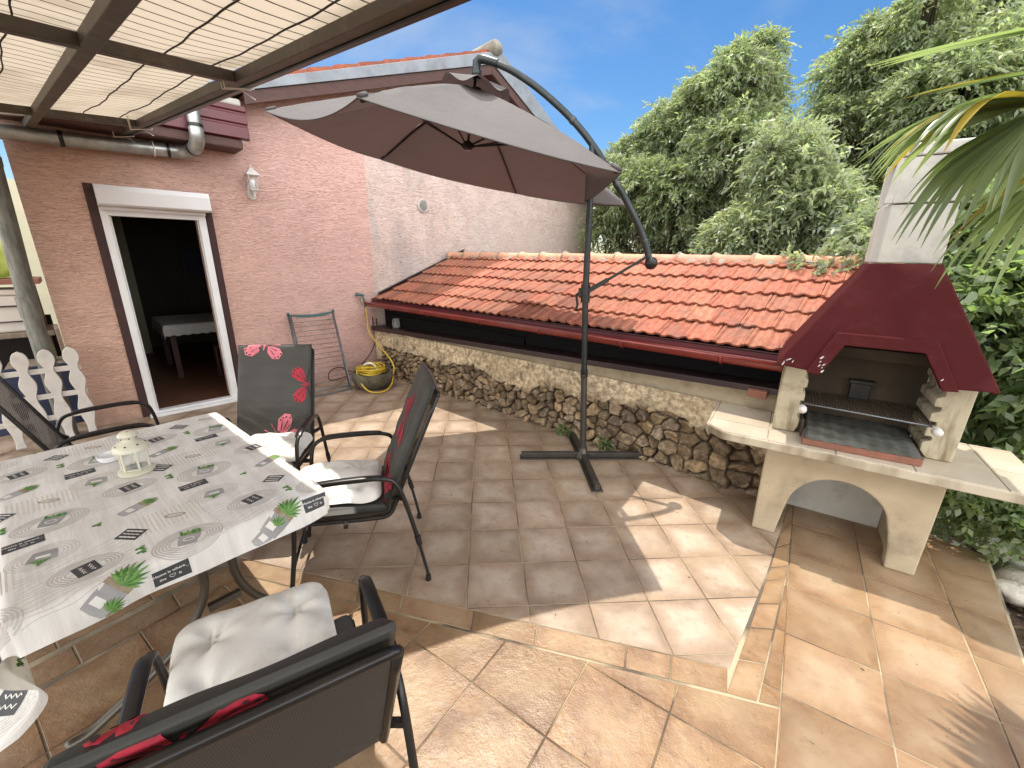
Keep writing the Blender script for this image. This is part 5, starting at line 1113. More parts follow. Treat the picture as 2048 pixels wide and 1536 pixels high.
def long_cushion(c, name_loc, heading, back, label, flies):
    by, bz = back; W2 = .235; th = .035
    dirb = Vector((0, by + .225, bz - .468)); Lb_ = dirb.length + .036; dirb.normalize(); nb = Vector((0, dirb.z, -dirb.y))
    def mid(w_):     # w_ length from front edge of seat up the back
        if w_ < .42: return Vector((0, .235 - w_, .437 - .06 * w_)), Vector((0, .05, 1)).normalized()
        q = min(1, (w_ - .42) / .09)
        if q < 1: p = Vector((0, -.185 + -.03 * q, .412 + .075 * q * q)); return p, Vector((0, .05, 1)).lerp(nb, q).normalized()
        t = w_ - .51; return Vector((0, -.215, .487)) + dirb * t, nb
    LT = .51 + Lb_ - .01
    def surf(u, v, top=1, h=0.):
        x = (u - .5) * 2 * (W2 + .004)
        if v > 1: p, n_ = mid(LT * (2 - v)); return Vector((x, 0, 0)) + p + n_ * (.012 + .030 * max(0, 1 - (v - 1) * LT / .012) - .004 - h)
        w_ = v * LT; p, n_ = mid(w_)
        e = min(u, 1 - u) * 2 * W2; ev = min(v, 1 - v) * LT; r_ = .028
        k = math.sqrt(max(0, 1 - max(0, 1 - e / r_) ** 2)) * math.sqrt(max(0, 1 - max(0, 1 - ev / r_) ** 2))
        rk = .0035 * math.sin(w_ * 75 + 6 * math.sin(u * 4)) * max(0, 1 - abs(w_ - .60) / .17) + .003 * math.sin(w_ * 40 + u * 9) * (1 - min(1, e / .06)) + .0025 * math.sin(u * 13 + w_ * 9)
        return Vector((x * (1 - .006 * (1 - k)), 0, 0)) + p + n_ * (.012 + (th * (.30 + .70 * k) + rk * k + h) if top else .010)
    cu = MB(); NU, NV = 30, 96
    cu.sheet(NU, NV, lambda u, v: tuple(surf(u, v)), uvs=False); k0 = len(cu.v); cu.sheet(NU, NV, lambda u, v: tuple(surf(u, v, 0)), uvs=False)
    idx = lambda i, j: i * (NV + 1) + j
    ring = [idx(i, 0) for i in range(NU + 1)] + [idx(NU, j) for j in range(1, NV + 1)] + [idx(i, NV) for i in range(NU - 1, -1, -1)] + [idx(0, j) for j in range(NV - 1, 0, -1)]
    n = len(ring); cu.f += [[ring[i], ring[(i + 1) % n], k0 + ring[(i + 1) % n], k0 + ring[i]] for i in range(n)]; cu.m += [0] * n; cu.uv += [None] * n; cu.col += [None] * n
    cr_ = MB()
    for (u0, w0, rot, L_, mi) in flies:
        cc, ss = math.cos(rot), math.sin(rot)
        for m_i, h, P in butterfly(None, mi, L_):
            C0 = (sum(p[0] for p in P) / len(P), sum(p[1] for p in P) / len(P)); rings = 4 if m_i != 2 else 1; vs = []; ok = True; nn = len(P)
            for k in list(range(rings, 0, -1)) + [0]:
                for p in (P if k else [C0]):
                    a = C0[0] + (p[0] - C0[0]) * k / max(1, rings); q = C0[1] + (p[1] - C0[1]) * k / max(1, rings)
                    if k == 0: a, q = C0
                    X_ = a * cc - q * ss; Y_ = a * ss + q * cc; u = u0 + X_ / (2 * (W2 + .004)); v = (w0 + Y_) / LT
                    if not (-.02 < u < 1.02 and -.01 < v < 1.01): ok = ok and (k == 0 or True)
                    vs.append(tuple(surf(min(max(u, .004), .996), min(max(v, .003), 1.2), 1, h)))
            u = u0 + (C0[0] * cc - C0[1] * ss) / (2 * W2); v = (w0 + C0[0] * ss + C0[1] * cc) / LT
            if not (0 < u < 1 and 0 < v < 1.12): continue
            cr_.add(vs, [(r_ * nn + i, r_ * nn + (i + 1) % nn, (r_ + 1) * nn + (i + 1) % nn, (r_ + 1) * nn + i) for r_ in range(rings - 1) for i in range(nn)] + [((rings - 1) * nn + i, (rings - 1) * nn + (i + 1) % nn, rings * nn) for i in range(nn)], m_i + 1)
    k = len(cu.v); cu.v += cr_.v; cu.f += [[k + j for j in f] for f in cr_.f]; cu.m += cr_.m; cu.uv += cr_.uv; cu.col += cr_.col
    o = cu.build('chair_cushion', [m_cushion, m_red_print, m_pink_print, m_dark_print], smooth=True, loc=(name_loc[0], name_loc[1], 0), az=heading - 90)
    tag(o, label, 'chair cushion', 'dark butterfly-print cushions on the garden chairs'); return o
def seat_pad(loc, heading, w_, d_, z, tiltz, label, seed=0):
    def sp(u, v, s_):
        a_, q_ = 2 * u - 1, 2 * v - 1; x = .5 * w_ * a_ * (1 - .11 * q_ ** 8 - .035 * (1 - q_ * q_)); y = .5 * d_ * q_ * (1 - .11 * a_ ** 8 - .035 * (1 - a_ * a_)); cu_ = 1; ex = 1 - abs(a_) ** 4; ey = 1 - abs(q_) ** 4; k = (max(0, ex) * max(0, ey)) ** .38
        h = .062 * k
        for (bx_, by_) in ((-.25, -.22), (.25, -.22), (-.25, .22), (.25, .22)):
            dd = math.hypot(x - bx_ * w_, y - by_ * d_); h -= .032 * math.exp(-(dd / .04) ** 2) + .009 * math.exp(-(dd / .09) ** 2) * (1 + math.cos(math.atan2(y - by_ * d_, x - bx_ * w_) * 5 + seed))
        h += .0025 * math.sin(x * 31 + y * 17 + seed) + .003 * math.sin(y * 24 - x * 19 + seed * 2)
        return (x, y, h if s_ else -.012 * k + .003)
    b = MB(); N_ = 44; b.sheet(N_, N_, lambda u, v: sp(u, v, 1), uvs=False); b.sheet(N_, N_, lambda u, v: sp(u, v, 0), uvs=False)
    o = b.build('seat_pad', m_pad, smooth=True); bm = bmesh.new(); bm.from_mesh(o.data); bmesh.ops.remove_doubles(bm, verts=bm.verts, dist=.0045); bm.to_mesh(o.data); bm.free(); o.data.shade_smooth()
    o.location = (loc[0], loc[1], z); o.rotation_euler = (R(tiltz), 0, R(heading - 90)); tag(o, label, 'seat pad', 'white tufted seat pads on the garden chairs'); return o
BK = (-.46, 1.03)
C1, h1 = (-1.585, 2.43), -81
chair(C1, h1, 'garden chair beyond the table with its cushioned back towards the drying rack', BK)
long_cushion(None, C1, h1, BK, 'tall dark cushion on the chair nearest the door, pink butterfly along its top', [(.62, 1.15, .15, .30, 0 + 1), (.03, .86, 1.5, .30, 0), (.42, .50, -.75, .32, 1)])
seat_pad((-1.535, 2.45), h1, .42, .40, .485, 0, 'white seat pad half hidden behind the far table edge', 1)
C2, h2 = (-.875, 2.045), 197
chair(C2, h2, 'garden chair in side view right of the table, nearest the stone wall', BK)
long_cushion(None, C2, h2, BK, 'tall dark cushion on the chair seen side-on, red butterflies down its middle', [(.55, .86, 1.3, .30, 0), (.35, .52, .1, .34, 0), (.80, .06, .2, .25, 1)])
seat_pad((-.945, 2.04), h2, .45, .46, .487, 2, 'white seat pad on the side-on chair, front edge in the sun', 2)
C3, h3 = (-.645, .865), 121.5; BK3 = (-.46, .995)
chair(C3, h3, 'nearest garden chair at the bottom, seen from behind with its mesh back', BK3)
long_cushion(None, C3, h3, BK3, 'dark cushion leaning in the nearest chair, red print showing at its top edge', [(.30, 1.19, .3, .27, 0), (.95, .28, .2, .30, 0)])
seat_pad((-.785, 1.00), h3, .47, .47, .487, 2, 'large white tufted seat pad on the nearest chair at the bottom', 3)
C4, h4 = (-2.63, 2.53), 44.5
chair(C4, h4, 'bare grey mesh garden chair at the far left without cushions', (-.44, 1.02), grey=True)
# ================================================================== SMALL THINGS BY THE HOUSE WALL
# drying rack leaning on the wall
RKO = H(1.42, -.56, 0); rk = empty('drying_rack', RKO, HA, 'folded metal drying rack with teal fittings leaning on the pink wall', 'drying rack')
def rkp(x, t, o=0.): return Vector((x + .07 * t, .50 * t - o, .965 * t))     # t 0 foot .. 1 top
W_ = .555
b = MB(); b.tube([rkp(0, 1.0), rkp(0, .03), rkp(.03, .008), rkp(W_ - .03, .008), rkp(W_, .03), rkp(W_, 1.0)], .0115, 8); b.build('outer_frame', m_silver, rk, smooth=True)
b = MB(); b.tube([rkp(.02, .99, .03), rkp(.012, .10, .05), rkp(.04, .075, .05), rkp(W_ - .04, .075, .05), rkp(W_ - .012, .10, .05), rkp(W_ - .02, .99, .03)], .0105, 8); b.build('inner_frame', m_silver, rk, smooth=True)
b = MB(); b.tube([rkp(.0, .05, -.05), rkp(W_, .05, -.05)], .009, 8); b.tube([rkp(W_ - .01, .97), rkp(W_ + .0, .02, -.05)], .008, 8); b.tube([rkp(.01, .97), rkp(-.0, .02, -.05)], .008, 8); b.build('rear_frame', m_silver, rk, smooth=True)
for i in range(15):
    t = .10 + i * .057; b = MB(); b.tube([rkp(.014, t, .045), rkp(W_ - .014, t, .045)], .0032, 6); b.build('wire', m_silver, rk, smooth=True)
b = MB(); b.tube(smoothpath([rkp(.01, .985, .02), rkp(W_ * .25, .972, .03), rkp(W_ * .5, .962, .03), rkp(W_ * .75, .972, .03), rkp(W_ - .01, .985, .02)], 5), [.010 + .008 * math.sin(math.pi * i / 20) for i in range(21)], 8, flat=1.0)
for i in range(24): x = .08 + i * .017; b.bar(tuple(rkp(x, .98, .045)), tuple(rkp(x, .945, .045)), .006, .010)
b.build('comb_bar', m_teal, rk)
for x in (0, W_):
    b = MB(); b.lathe([(0, -.02), (.016, -.018), (.018, 0), (.016, .018), (0, .02)], tuple(rkp(x, 1.0, .01)), 10); b.build('hinge_cap', m_teal, rk, smooth=True)
for x in (0, W_):
    b = MB(); b.box(tuple(rkp(x, .012) - Vector((.014, .02, .012))), tuple(rkp(x, .012) + Vector((.014, .03, .014)))); b.build('foot_cap', m_teal, rk, bevel=.003)
# stone bowl with hoses
bo = (-1.845, 5.30); b = MB(); b.lathe([(0, .0), (.13, .0), (.175, .015), (.225, .06), (.258, .12), (.262, .17), (.250, .215), (.236, .222), (.222, .205), (.225, .15), (.18, .08), (0, .06)], n=48)
for i, v in enumerate(b.v):
    a = math.atan2(v[1], v[0]); k = 1 + .025 * math.sin(3 * a + 1) + .015 * math.sin(7 * a) + .008 * math.sin(13 * a + v[2] * 40); b.v[i] = (v[0] * k, v[1] * k, v[2] * (1 + .05 * math.sin(2 * a) + .03 * math.sin(5 * a)))
o = b.build('stone_bowl', m_stonebowl, smooth=True, loc=(bo[0], bo[1], .001)); tag(o, 'round weathered stone bowl in the corner holding a coiled yellow hose', 'bowl')
hs = empty('garden_hose', (bo[0], bo[1], 0), 0, 'yellow garden hose coiled in the stone bowl, one end up to the gutter', 'hose')
b = MB(); P = []
for i in range(150):
    a = i * .31; r_ = .155 + .03 * math.sin(i * .21) + .012 * math.sin(i * .9); P.append((r_ * math.cos(a) + .015 * math.sin(i * .13), r_ * math.sin(a), .205 + .0006 * i + .014 * math.sin(i * .47)))
b.tube(P, .0095, 7); b.build('coil', m_hosey, hs, smooth=True)
gp = SWp(-.02, -.14, 1.02) - Vector((bo[0], bo[1], 0))
b = MB(); b.tube(smoothpath([(-.16, -.10, .255), (-.12, -.19, .235), (-.05, -.255, .12), (.03, -.285, .045), (.13, -.27, .015), (.225, -.20, .02), (.27, -.08, .06), (.265, .03, .14), (.24, .12, .32), (gp.x + .07, gp.y - .1, .62), (gp.x + .02, gp.y - .02, .86), tuple(gp)], 8), .0092, 8); b.build('loose_end', m_hosey, hs, smooth=True)
sg = empty('spray_gun', SWp(-.02, -.14, 1.02), -150, 'teal and grey hose spray gun hooked on the left end of the gutter', 'spray gun')
b = MB(); b.tube([(0, 0, -.06), (0, 0, .02), (.012, 0, .07), (.03, 0, .115)], [.013, .015, .014, .014], 10); b.build('grip', m_teal, sg, smooth=True)
b = MB(); b.tube([(.0, 0, .118), (.05, 0, .128), (.085, 0, .133), (.088, 0, .133), (.112, 0, .137)], [.013, .017, .018, .027, .027], 12); b.build('nozzle', m_teal, sg, smooth=True, auto=40)
b = MB(); b.tube(smoothpath([(.05, 0, .105), (.06, 0, .06), (.045, 0, .0), (.02, 0, -.03)], 5), .005, 6, flat=.6); b.build('trigger', m_polegrey, sg, smooth=True)
b = MB(); b.tube(smoothpath([(bo[0] + .10 * math.cos(a) - .03, bo[1] + .02, .22 + .10 * math.sin(a)) for a in [0, .5, 1.1, 1.7, 2.3, math.pi]], 5), .011, 8); o = b.build('white_handle', m_upvc, smooth=True); tag(o, 'white curved hose handle sticking out of the stone bowl', 'handle')
bh = empty('supply_hose', H(2.62, -.03, .60), HA, 'brown supply hose running down the wall corner to the stone bowl', 'hose')
b = MB(); b.tube(smoothpath([(0, 0, 0), (.0, -.01, -.14), (-.10, -.02, -.30), (-.25, -.05, -.42), (-.40, -.12, -.50), (-.62, -.2, -.37), (-.78, -.24, -.39), (-.80, -.26, -.50), (-.62, -.36, -.46), (-.47, -.42, -.38)], 7), .0075, 8); b.build('hose_run', m_hoseb, bh, smooth=True)
b = MB(); b.tube([(0, 0, -.0), (0, 0, .035)], .014, 10); b.tube([(0, 0, .045), (0, 0, .08)], .014, 10); b.build('orange_coupling', m_terra, bh, smooth=True, auto=40)
b = MB(); b.tube([(.004, .012, .08), (.004, .012, .22)], .007, 8); b.tube([(.05, .012, -.57), (.06, .012, .20)], .008, 8); b.build('pipe_stub', m_hoseb, bh, smooth=True)

# picket fence at the house corner
FO = H(-.47, -.3, 0); fe = empty('picket_fence', FO, HA, 'white wavy picket fence beside the left corner of the house', 'fence')
def wavy(z):
    k = z / .86
    if k > .90: return .052 * math.sqrt(max(0, 1 - ((k - .90) / .105) ** 2)) if k > .90 else .052
    return .040 + .013 * math.cos((k - .90) * 2 * math.pi / (.20 + .13 * (1 - k)) )
for i in range(5):
    x0 = .035 - i * .152; zz = [.02 + .845 * j / 48 for j in range(49)]; L_ = [(x0 - wavy(z), z) for z in zz]; R_ = [(x0 + wavy(z), z) for z in zz]
    b = MB(); b.prism(R_ + L_[::-1], -.012, .012); b.build('picket', m_white, fe, bevel=.005)
for z in (.22, .42, .65):
    b = MB(); b.box((-.75, .0125, z), (.08, .03, z + .045)); b.build('rail', m_white, fe, bevel=.003)

# storage area beyond the corner
st = empty('shelf_rack', H(-.95, 1.0, 0), HA, 'rickety shelf rack of terracotta boards and old posts beside the house', 'shelf')
for z, m_ in ((1.36, m_terra), (.84, m_wood)):
    b = MB(); b.box((-.9, -.28, z), (.42, .25, z + .05)); b.build('shelf_board', m_, st, bevel=.006)
for x in (-.6, .33):
    for y in (-.25, .2): b = MB(); b.box((x - .03, y - .03, -.2), (x + .03, y + .03, 1.358 if y > 0 else 1.30)); b.build('post', m_wood, st, bevel=.004)
b = MB(); b.box((-.55, .26, .0), (.40, .28, 1.0)); b.build('back_board', m_dark, st)
cb = empty('cooler_box', H(-.83, .98, .892), HA, 'off-white plastic cooler box on the shelf behind the downpipe', 'box')
b = MB(); b.prism([(-.17, 0), (.17, 0), (.20, .36), (-.20, .36)], -.2, .2); b.build('body', m_plastic, cb, bevel=.02)
b = MB(); b.box((-.21, -.21, .362), (.21, .21, .42)); b.build('lid', m_plastic, cb, bevel=.015)
for z, h_ in ((.10, .012), (.25, .015)): b = MB(); b.box((-.12, -.218, z), (.10, -.2, z + h_)); b.build('moulding', m_ledge, cb)
b = MB()
def bagf(u, v):
    a = 2 * math.pi * u; t = math.pi * v; r_ = math.sin(t) ** .6; k = 1 + .10 * math.sin(a * 5 + v * 6) + .07 * math.sin(a * 9 - v * 11); return (.22 * r_ * k * math.cos(a), .2 * r_ * k * math.sin(a), .17 - .17 * math.cos(t) * (1 - .1 * math.sin(a * 3)))
b.sheet(40, 20, bagf, uvs=False); o = b.build('plastic_bag', m_bag, smooth=True, loc=H(-.84, .96, 1.43), az=HA); tag(o, 'lime green plastic bag stuffed full on the top shelf', 'bag')
bt = MB(); bt.lathe([(0, 0), (.05, 0), (.055, .01), (.055, .14), (.045, .18), (.02, .21), (.018, .25), (.028, .255), (.028, .27), (0, .27)], n=20); o = bt.build('bottle', m_green_glass, smooth=True, auto=50, loc=H(-.62, .5, .62)); tag(o, 'green glass bottle standing behind the white pickets', 'bottle')
b = MB(); b.box((-.25, -.15, 0), (.25, .25, .615)); o = b.build('storage_crate', m_wood, loc=H(-.66, .5, 0), az=HA, bevel=.01); tag(o, 'old wooden crate behind the picket fence', 'crate')
b = MB(); b.box((-.02, -.20, 0), (.01, .20, .95)); o = b.build('plank', m_wood, loc=H(-.50, .55, 0), az=HA + 3, bevel=.003); tag(o, 'weathered plank propped between downpipe and shelf', 'plank')
b = MB(); b.box((-.5, -.02, 0), (.3, .02, .62)); o = b.build('navy_board', m_navy, loc=H(-.78, .28, 0), az=HA, bevel=.003); tag(o, 'dark navy board standing low behind the pickets', 'board')
b = MB(); b.box((-2.2, 0, -.3), (2.6, .15, 2.6)); o = b.build('boundary_wall', m_far, loc=H(-2.2, 3.6, 0), az=HA); tag(o, 'pale yellow-green rendered wall at the far left edge', 'wall')

# ================================================================== PLANTS
def leaves(name, C, Dv, L0, wd, m, parent=None, tint=(.75, 1.2), fold=.25, seed=0, bright=None):
    """C base points, Dv directions (unit), L0 lengths: diamond leaves with a folded midrib"""
    r = np.random.default_rng(seed); n = len(C); L0 = L0[:, None]
    up_ = r.normal(0, 1, (n, 3)); up_[:, 2] += 1.2
    side = np.cross(Dv, up_); side /= np.linalg.norm(side, axis=1, keepdims=True) + 1e-9; nn = np.cross(side, Dv)
    W = L0 * wd
    tip = C + Dv * L0 - nn * L0 * .10; mid = C + Dv * L0 * .42; a = mid + side * W + nn * W * fold; b_ = mid - side * W + nn * W * fold; m2 = mid - nn * W * .1
    V = np.stack([C, a, tip, b_], 1).reshape(-1, 3); F = np.arange(n * 4).reshape(n, 4)
    t = r.uniform(tint[0], tint[1], (n, 1)); hue = r.uniform(-.08, .08, (n, 1)); T = np.concatenate([t * (1 + hue), t, t * (1 - hue)], 1)
    if bright is not None: T = T * bright[:, None]
    return fast_mesh(name, V, F, m, parent, np.repeat(T, 4, 0))
def unit(v): return v / (np.linalg.norm(v, axis=-1, keepdims=True) + 1e-9)
def crown(blobs, ntwig, nleaf, leafL, seed, droop=.5, twigL=.4, shell=.55):
    """blobs (x,y,z,r): twigs on and inside each blob, leaves alternating along each drooping twig"""
    r = np.random.default_rng(seed); B = np.array(blobs); wgt = B[:, 3] ** 2; k = r.choice(len(B), ntwig, p=wgt / wgt.sum())
    d = unit(r.normal(0, 1, (ntwig, 3))); d[:, 2] = np.abs(d[:, 2]) * np.where(r.random(ntwig) < .72, 1, -1); rad = shell + (1 - shell) * r.random(ntwig) ** .5
    lump = 1 + .16 * np.sin(d[:, 0] * 7 + k * 2) * np.sin(d[:, 1] * 6 + k) + .12 * np.sin(d[:, 2] * 9 + k)
    P = B[k, :3] + d * (B[k, 3] * rad * lump)[:, None]; g = unit(d + r.normal(0, .45, (ntwig, 3)) + np.array([0, 0, .25]))
    L_ = twigL * r.uniform(.6, 1.3, ntwig)
    t = (np.arange(nleaf) + .5) / nleaf; pos = P[:, None, :] + g[:, None, :] * (L_[:, None] * t)[:, :, None]; pos[:, :, 2] -= droop * (L_[:, None] * t ** 2)
    tang = g[:, None, :] + np.zeros((1, nleaf, 1)); tang = tang.copy(); tang[:, :, 2] -= 2 * droop * t[None, :]
    sd = np.cross(tang, r.normal(0, 1, (ntwig, 1, 3)) + np.zeros((1, nleaf, 1))); sd = unit(sd) * np.where(np.arange(nleaf) % 2, 1, -1)[None, :, None]
    dv = unit(unit(tang) * .75 + sd * .75 + r.normal(0, .18, sd.shape) + np.array([0, 0, -.30 * droop * 2]))
    LL = leafL * r.uniform(.65, 1.2, (ntwig, nleaf)); br = np.repeat(r.uniform(.78, 1.18, ntwig), nleaf)
    stems = (P, P + g * L_[:, None] - np.array([0, 0, 1]) * (droop * L_)[:, None])
    return pos.reshape(-1, 3), dv.reshape(-1, 3), LL.ravel(), br, stems
def tree(name, label, cat, px_blobs, D, base, trunk_r, ntwig, nleaf, leafL, m, seed, droop=.5, wd=.17, twigL=.4, group=None, shell=.5, dj=.8, rscale=1., px_shift=0):
    r = random.Random(seed); blobs = []
    for (x, y, rr) in px_blobs:
        x += px_shift
        DD = D + r.uniform(-dj, dj); d = ray(x, y); dep = DD / math.hypot(d.x, d.y) * F_PX; p = at(x, y, DD); blobs.append((p.x, p.y, p.z, rr / F_PX * dep * rscale))
    root = empty(name, base, 0, label, cat, group); bv = Vector(base)
    C, Dv, LL, br, stems = crown(blobs, ntwig, nleaf, leafL, seed, droop, twigL, shell)
    C = C - np.array(base); leaves('crown', C, Dv, LL, wd, m, root, seed=seed, bright=br)
    b = MB(); cen = Vector([sum(q[i] * q[3] for q in blobs) / sum(q[3] for q in blobs) for i in range(3)]) - bv; fork = Vector((cen.x * .4, cen.y * .4, max(.5, cen.z * .35)))
    b.tube(smoothpath([(0, 0, 0), tuple(fork * .5 + Vector((.1, -.05, 0))), tuple(fork)], 4), [trunk_r * (1.15 - .05 * i) for i in range(9)], 10); b.build('trunk', m_bark, root, smooth=True)
    b = MB()
    for q in blobs:
        e = Vector(q[:3]) - bv; mid = fork.lerp(e, .5) + Vector((r.uniform(-.2, .2), r.uniform(-.2, .2), r.uniform(.0, .3))); pp = smoothpath([fork, mid, e], 5); b.tube(pp, [trunk_r * .55 * (1 - .8 * i / (len(pp) - 1)) for i in range(len(pp))], 6)
        for _ in range(7):
            dd = Vector((r.gauss(0, 1), r.gauss(0, 1), r.gauss(.4, .8))).normalized() * q[3] * .85; s_ = pp[r.randint(4, len(pp) - 1)]; b.tube([s_, e.lerp(e + dd, .5) + Vector((0, 0, .08)), e + dd], [trunk_r * .16, trunk_r * .10, trunk_r * .04], 5)
    b.build('branches', m_bark, root, smooth=True); return root
T1 = [(1490, 150, 50), (1525, 120, 36), (1440, 215, 70), (1510, 215, 60), (1400, 290, 80), (1480, 310, 90), (1545, 330, 50), (1330, 330, 72), (1290, 385, 66), (1370, 400, 90), (1455, 420, 85), (1245, 420, 48), (1300, 470, 70), (1225, 470, 36), (1400, 480, 70), (1520, 160, 30), (1350, 250, 40), (1265, 320, 34), (1545, 95, 18), (1390, 215, 28), (1550, 170, 20), (1555, 240, 22), (1310, 265, 20), (1500, 420, 60), (1240, 345, 18)]
tree('deciduous_tree', 'tall drooping-leaved tree nearest the parasol, rising above the shed roof', 'tree', T1, 9.0, (3.1, 8.6, -1.0), .16, 10000, 11, .10, m_leaf1, 3, group='garden trees behind the shed', twigL=.34, rscale=.78, px_shift=-14)
T2 = [(1760, 150, 95), (1850, 95, 95), (1950, 70, 95), (2040, 60, 110), (1690, 220, 75), (1780, 260, 110), (1880, 200, 120), (1990, 190, 130), (1700, 330, 85), (1790, 380, 95), (1900, 330, 110), (2010, 330, 100), (1650, 160, 34), (1650, 250, 40), (1680, 110, 34), (1740, 70, 34), (1830, 30, 50), (1730, 430, 70), (2080, 240, 120), (1920, 10, 60), (1640, 300, 40), (1680, 400, 50), (1990, -20, 80)]
tree('deciduous_tree', 'broad dense tree behind the barbecue chimney reaching the top of the picture', 'tree', T2, 10.5, (8.0, 8.0, -1.4), .22, 16500, 11, .105, m_leaf1, 5, group='garden trees behind the shed', twigL=.36, rscale=.84, px_shift=22)
T3 = [(1575, 330, 48), (1560, 395, 55), (1610, 430, 62), (1545, 460, 52), (1500, 470, 48), (1660, 465, 58), (1590, 490, 55), (1600, 370, 40), (1580, 290, 26), (1700, 490, 50), (1460, 490, 40), (1640, 400, 38), (1545, 300, 18)]
tree('young_tree', 'smaller yellow-green tree in the gap between the two large trees', 'tree', T3, 7.3, (4.8, 6.4, -.9), .08, 3600, 11, .10, m_leaf2, 8, droop=.4, group='garden trees behind the shed', dj=.4, rscale=.85)
T4 = [(1950, 480, 60), (2010, 520, 70), (1960, 570, 62), (2040, 600, 80), (1975, 640, 66), (2050, 700, 80), (1990, 730, 70), (1930, 520, 40), (2060, 500, 50), (1925, 600, 30), (2000, 800, 72), (2060, 830, 70), (1960, 770, 50), (1950, 840, 44), (1930, 720, 26), (2100, 640, 80), (2110, 760, 90)]
tree('laurel_bush', 'glossy green shrub standing right of the barbecue hood', 'shrub', T4, 5.0, (5.0, 3.9, -.6), .05, 3600, 9, .10, m_leaf3, 12, droop=.3, wd=.26, twigL=.30, dj=.45)
T5 = [(1720, 560, 40), (1860, 600, 50), (1830, 700, 50), (1900, 660, 45), (1880, 460, 46), (1915, 430, 36), (1760, 480, 40)]
tree('back_shrub', 'light green shrub filling the gap directly behind the barbecue', 'shrub', T5, 5.2, (4.3, 4.9, -.6), .04, 1500, 9, .085, m_leaf2, 15, droop=.4, wd=.2, twigL=.3, dj=.3)
T6 = [(1920, 990, 42), (1970, 1020, 40), (2020, 1040, 46), (2060, 1060, 50), (1950, 960, 30), (2060, 1000, 46), (1900, 1030, 26)]
tree('low_shrub', 'low dark shrub in the shade under the right end of the counter', 'shrub', T6, 3.75, (3.6, 2.6, -.3), .02, 900, 8, .05, m_leaf3, 18, droop=.2, wd=.3, twigL=.14, dj=.2)
# far wooded slope closing the view behind the garden
r = np.random.default_rng(40); bl = []
for a in np.linspace(-60, 75, 46):
    D_ = r.uniform(24, 34); bl.append((D_ * math.sin(R(a)), D_ * math.cos(R(a)), r.uniform(-3.2, -1.6), r.uniform(1.8, 3.0)))
C, Dv, LL, br, _ = crown(bl, 8000, 5, .34, 41, .3, .8, .7); o = leaves('far_woodland', C, Dv, LL, .3, m_leaf1, seed=42, bright=br); tag(o, 'hazy far-off woodland low on the horizon beyond the garden', 'woodland', kind='stuff')
# hedge massing just behind trees so that the gap under the crowns is green, not bare
bl = [(x, 7.4 + .25 * math.sin(x * 2), -.45 + .25 * math.sin(x * 1.7), .75) for x in np.arange(1.6, 8.5, .55)]
C, Dv, LL, br, _ = crown(bl, 5200, 8, .09, 51, .3, .3, .55); o = leaves('undergrowth', C, Dv, LL, .24, m_leaf1, seed=52, bright=br); tag(o, 'tangled undergrowth below the trees behind the shed', 'undergrowth', kind='stuff')
# vine on the ridge end
vc = SWp(4.85, yr, zr + .05); vp = []; 
bl = [(*(SWp(5.02 + dx, yr + dy, zr + dz)), rr) for dx, dy, dz, rr in ((0, -.05, .02, .09), (-.14, -.12, -.03, .07), (-.28, -.02, .05, .05), (.14, -.1, .06, .10), (.05, -.2, -.08, .07), (.22, 0, .14, .10), (-.06, -.24, -.12, .05), (.3, -.08, .05, .1))]
C, Dv, LL, br, stm = crown(bl, 130, 6, .052, 61, .4, .12, .3); vr = empty('vine', vc, 0, 'green creeper spilling over the right end of the tiled ridge', 'creeper'); leaves('foliage', C - np.array(vc), Dv, LL, .34, m_leaf2, vr, seed=62, bright=br)
b = MB(); b.tube(smoothpath([tuple(SWp(5.3, yr + .1, zr - .1) - vc), tuple(SWp(5.15, yr, zr + .1) - vc), tuple(SWp(4.95, yr - .1, zr + .02) - vc), tuple(SWp(4.75, yr - .06, zr + .05) - vc)], 5), .004, 5); b.build('stem', m_bark, vr, smooth=True)
# weeds at the foot of the stone wall
for (x, rr, lab) in ((3.28, .055, 'small green weed at the wall foot just right of the parasol foot'), (3.72, .06, 'leafy weed at the wall foot midway to the barbecue'), (1.10, .05, 'dark green weed at the wall foot behind the side-on chair')):
    p = SWp(x, -.06, .0); bl = [(p.x, p.y, .03, rr), (p.x + .05, p.y - .03, .02, rr * .7)]; C, Dv, LL, br, _ = crown(bl, 60, 5, .030, int(x * 100), .3, .05, .2); C[:, 2] = np.abs(C[:, 2]) + .003
    o = leaves('weed', C - np.array(p), Dv, LL, .32, m_leaf3, seed=int(x * 100), bright=br); o.location = p; tag(o, lab, 'weed', 'weeds at the foot of the stone wall')
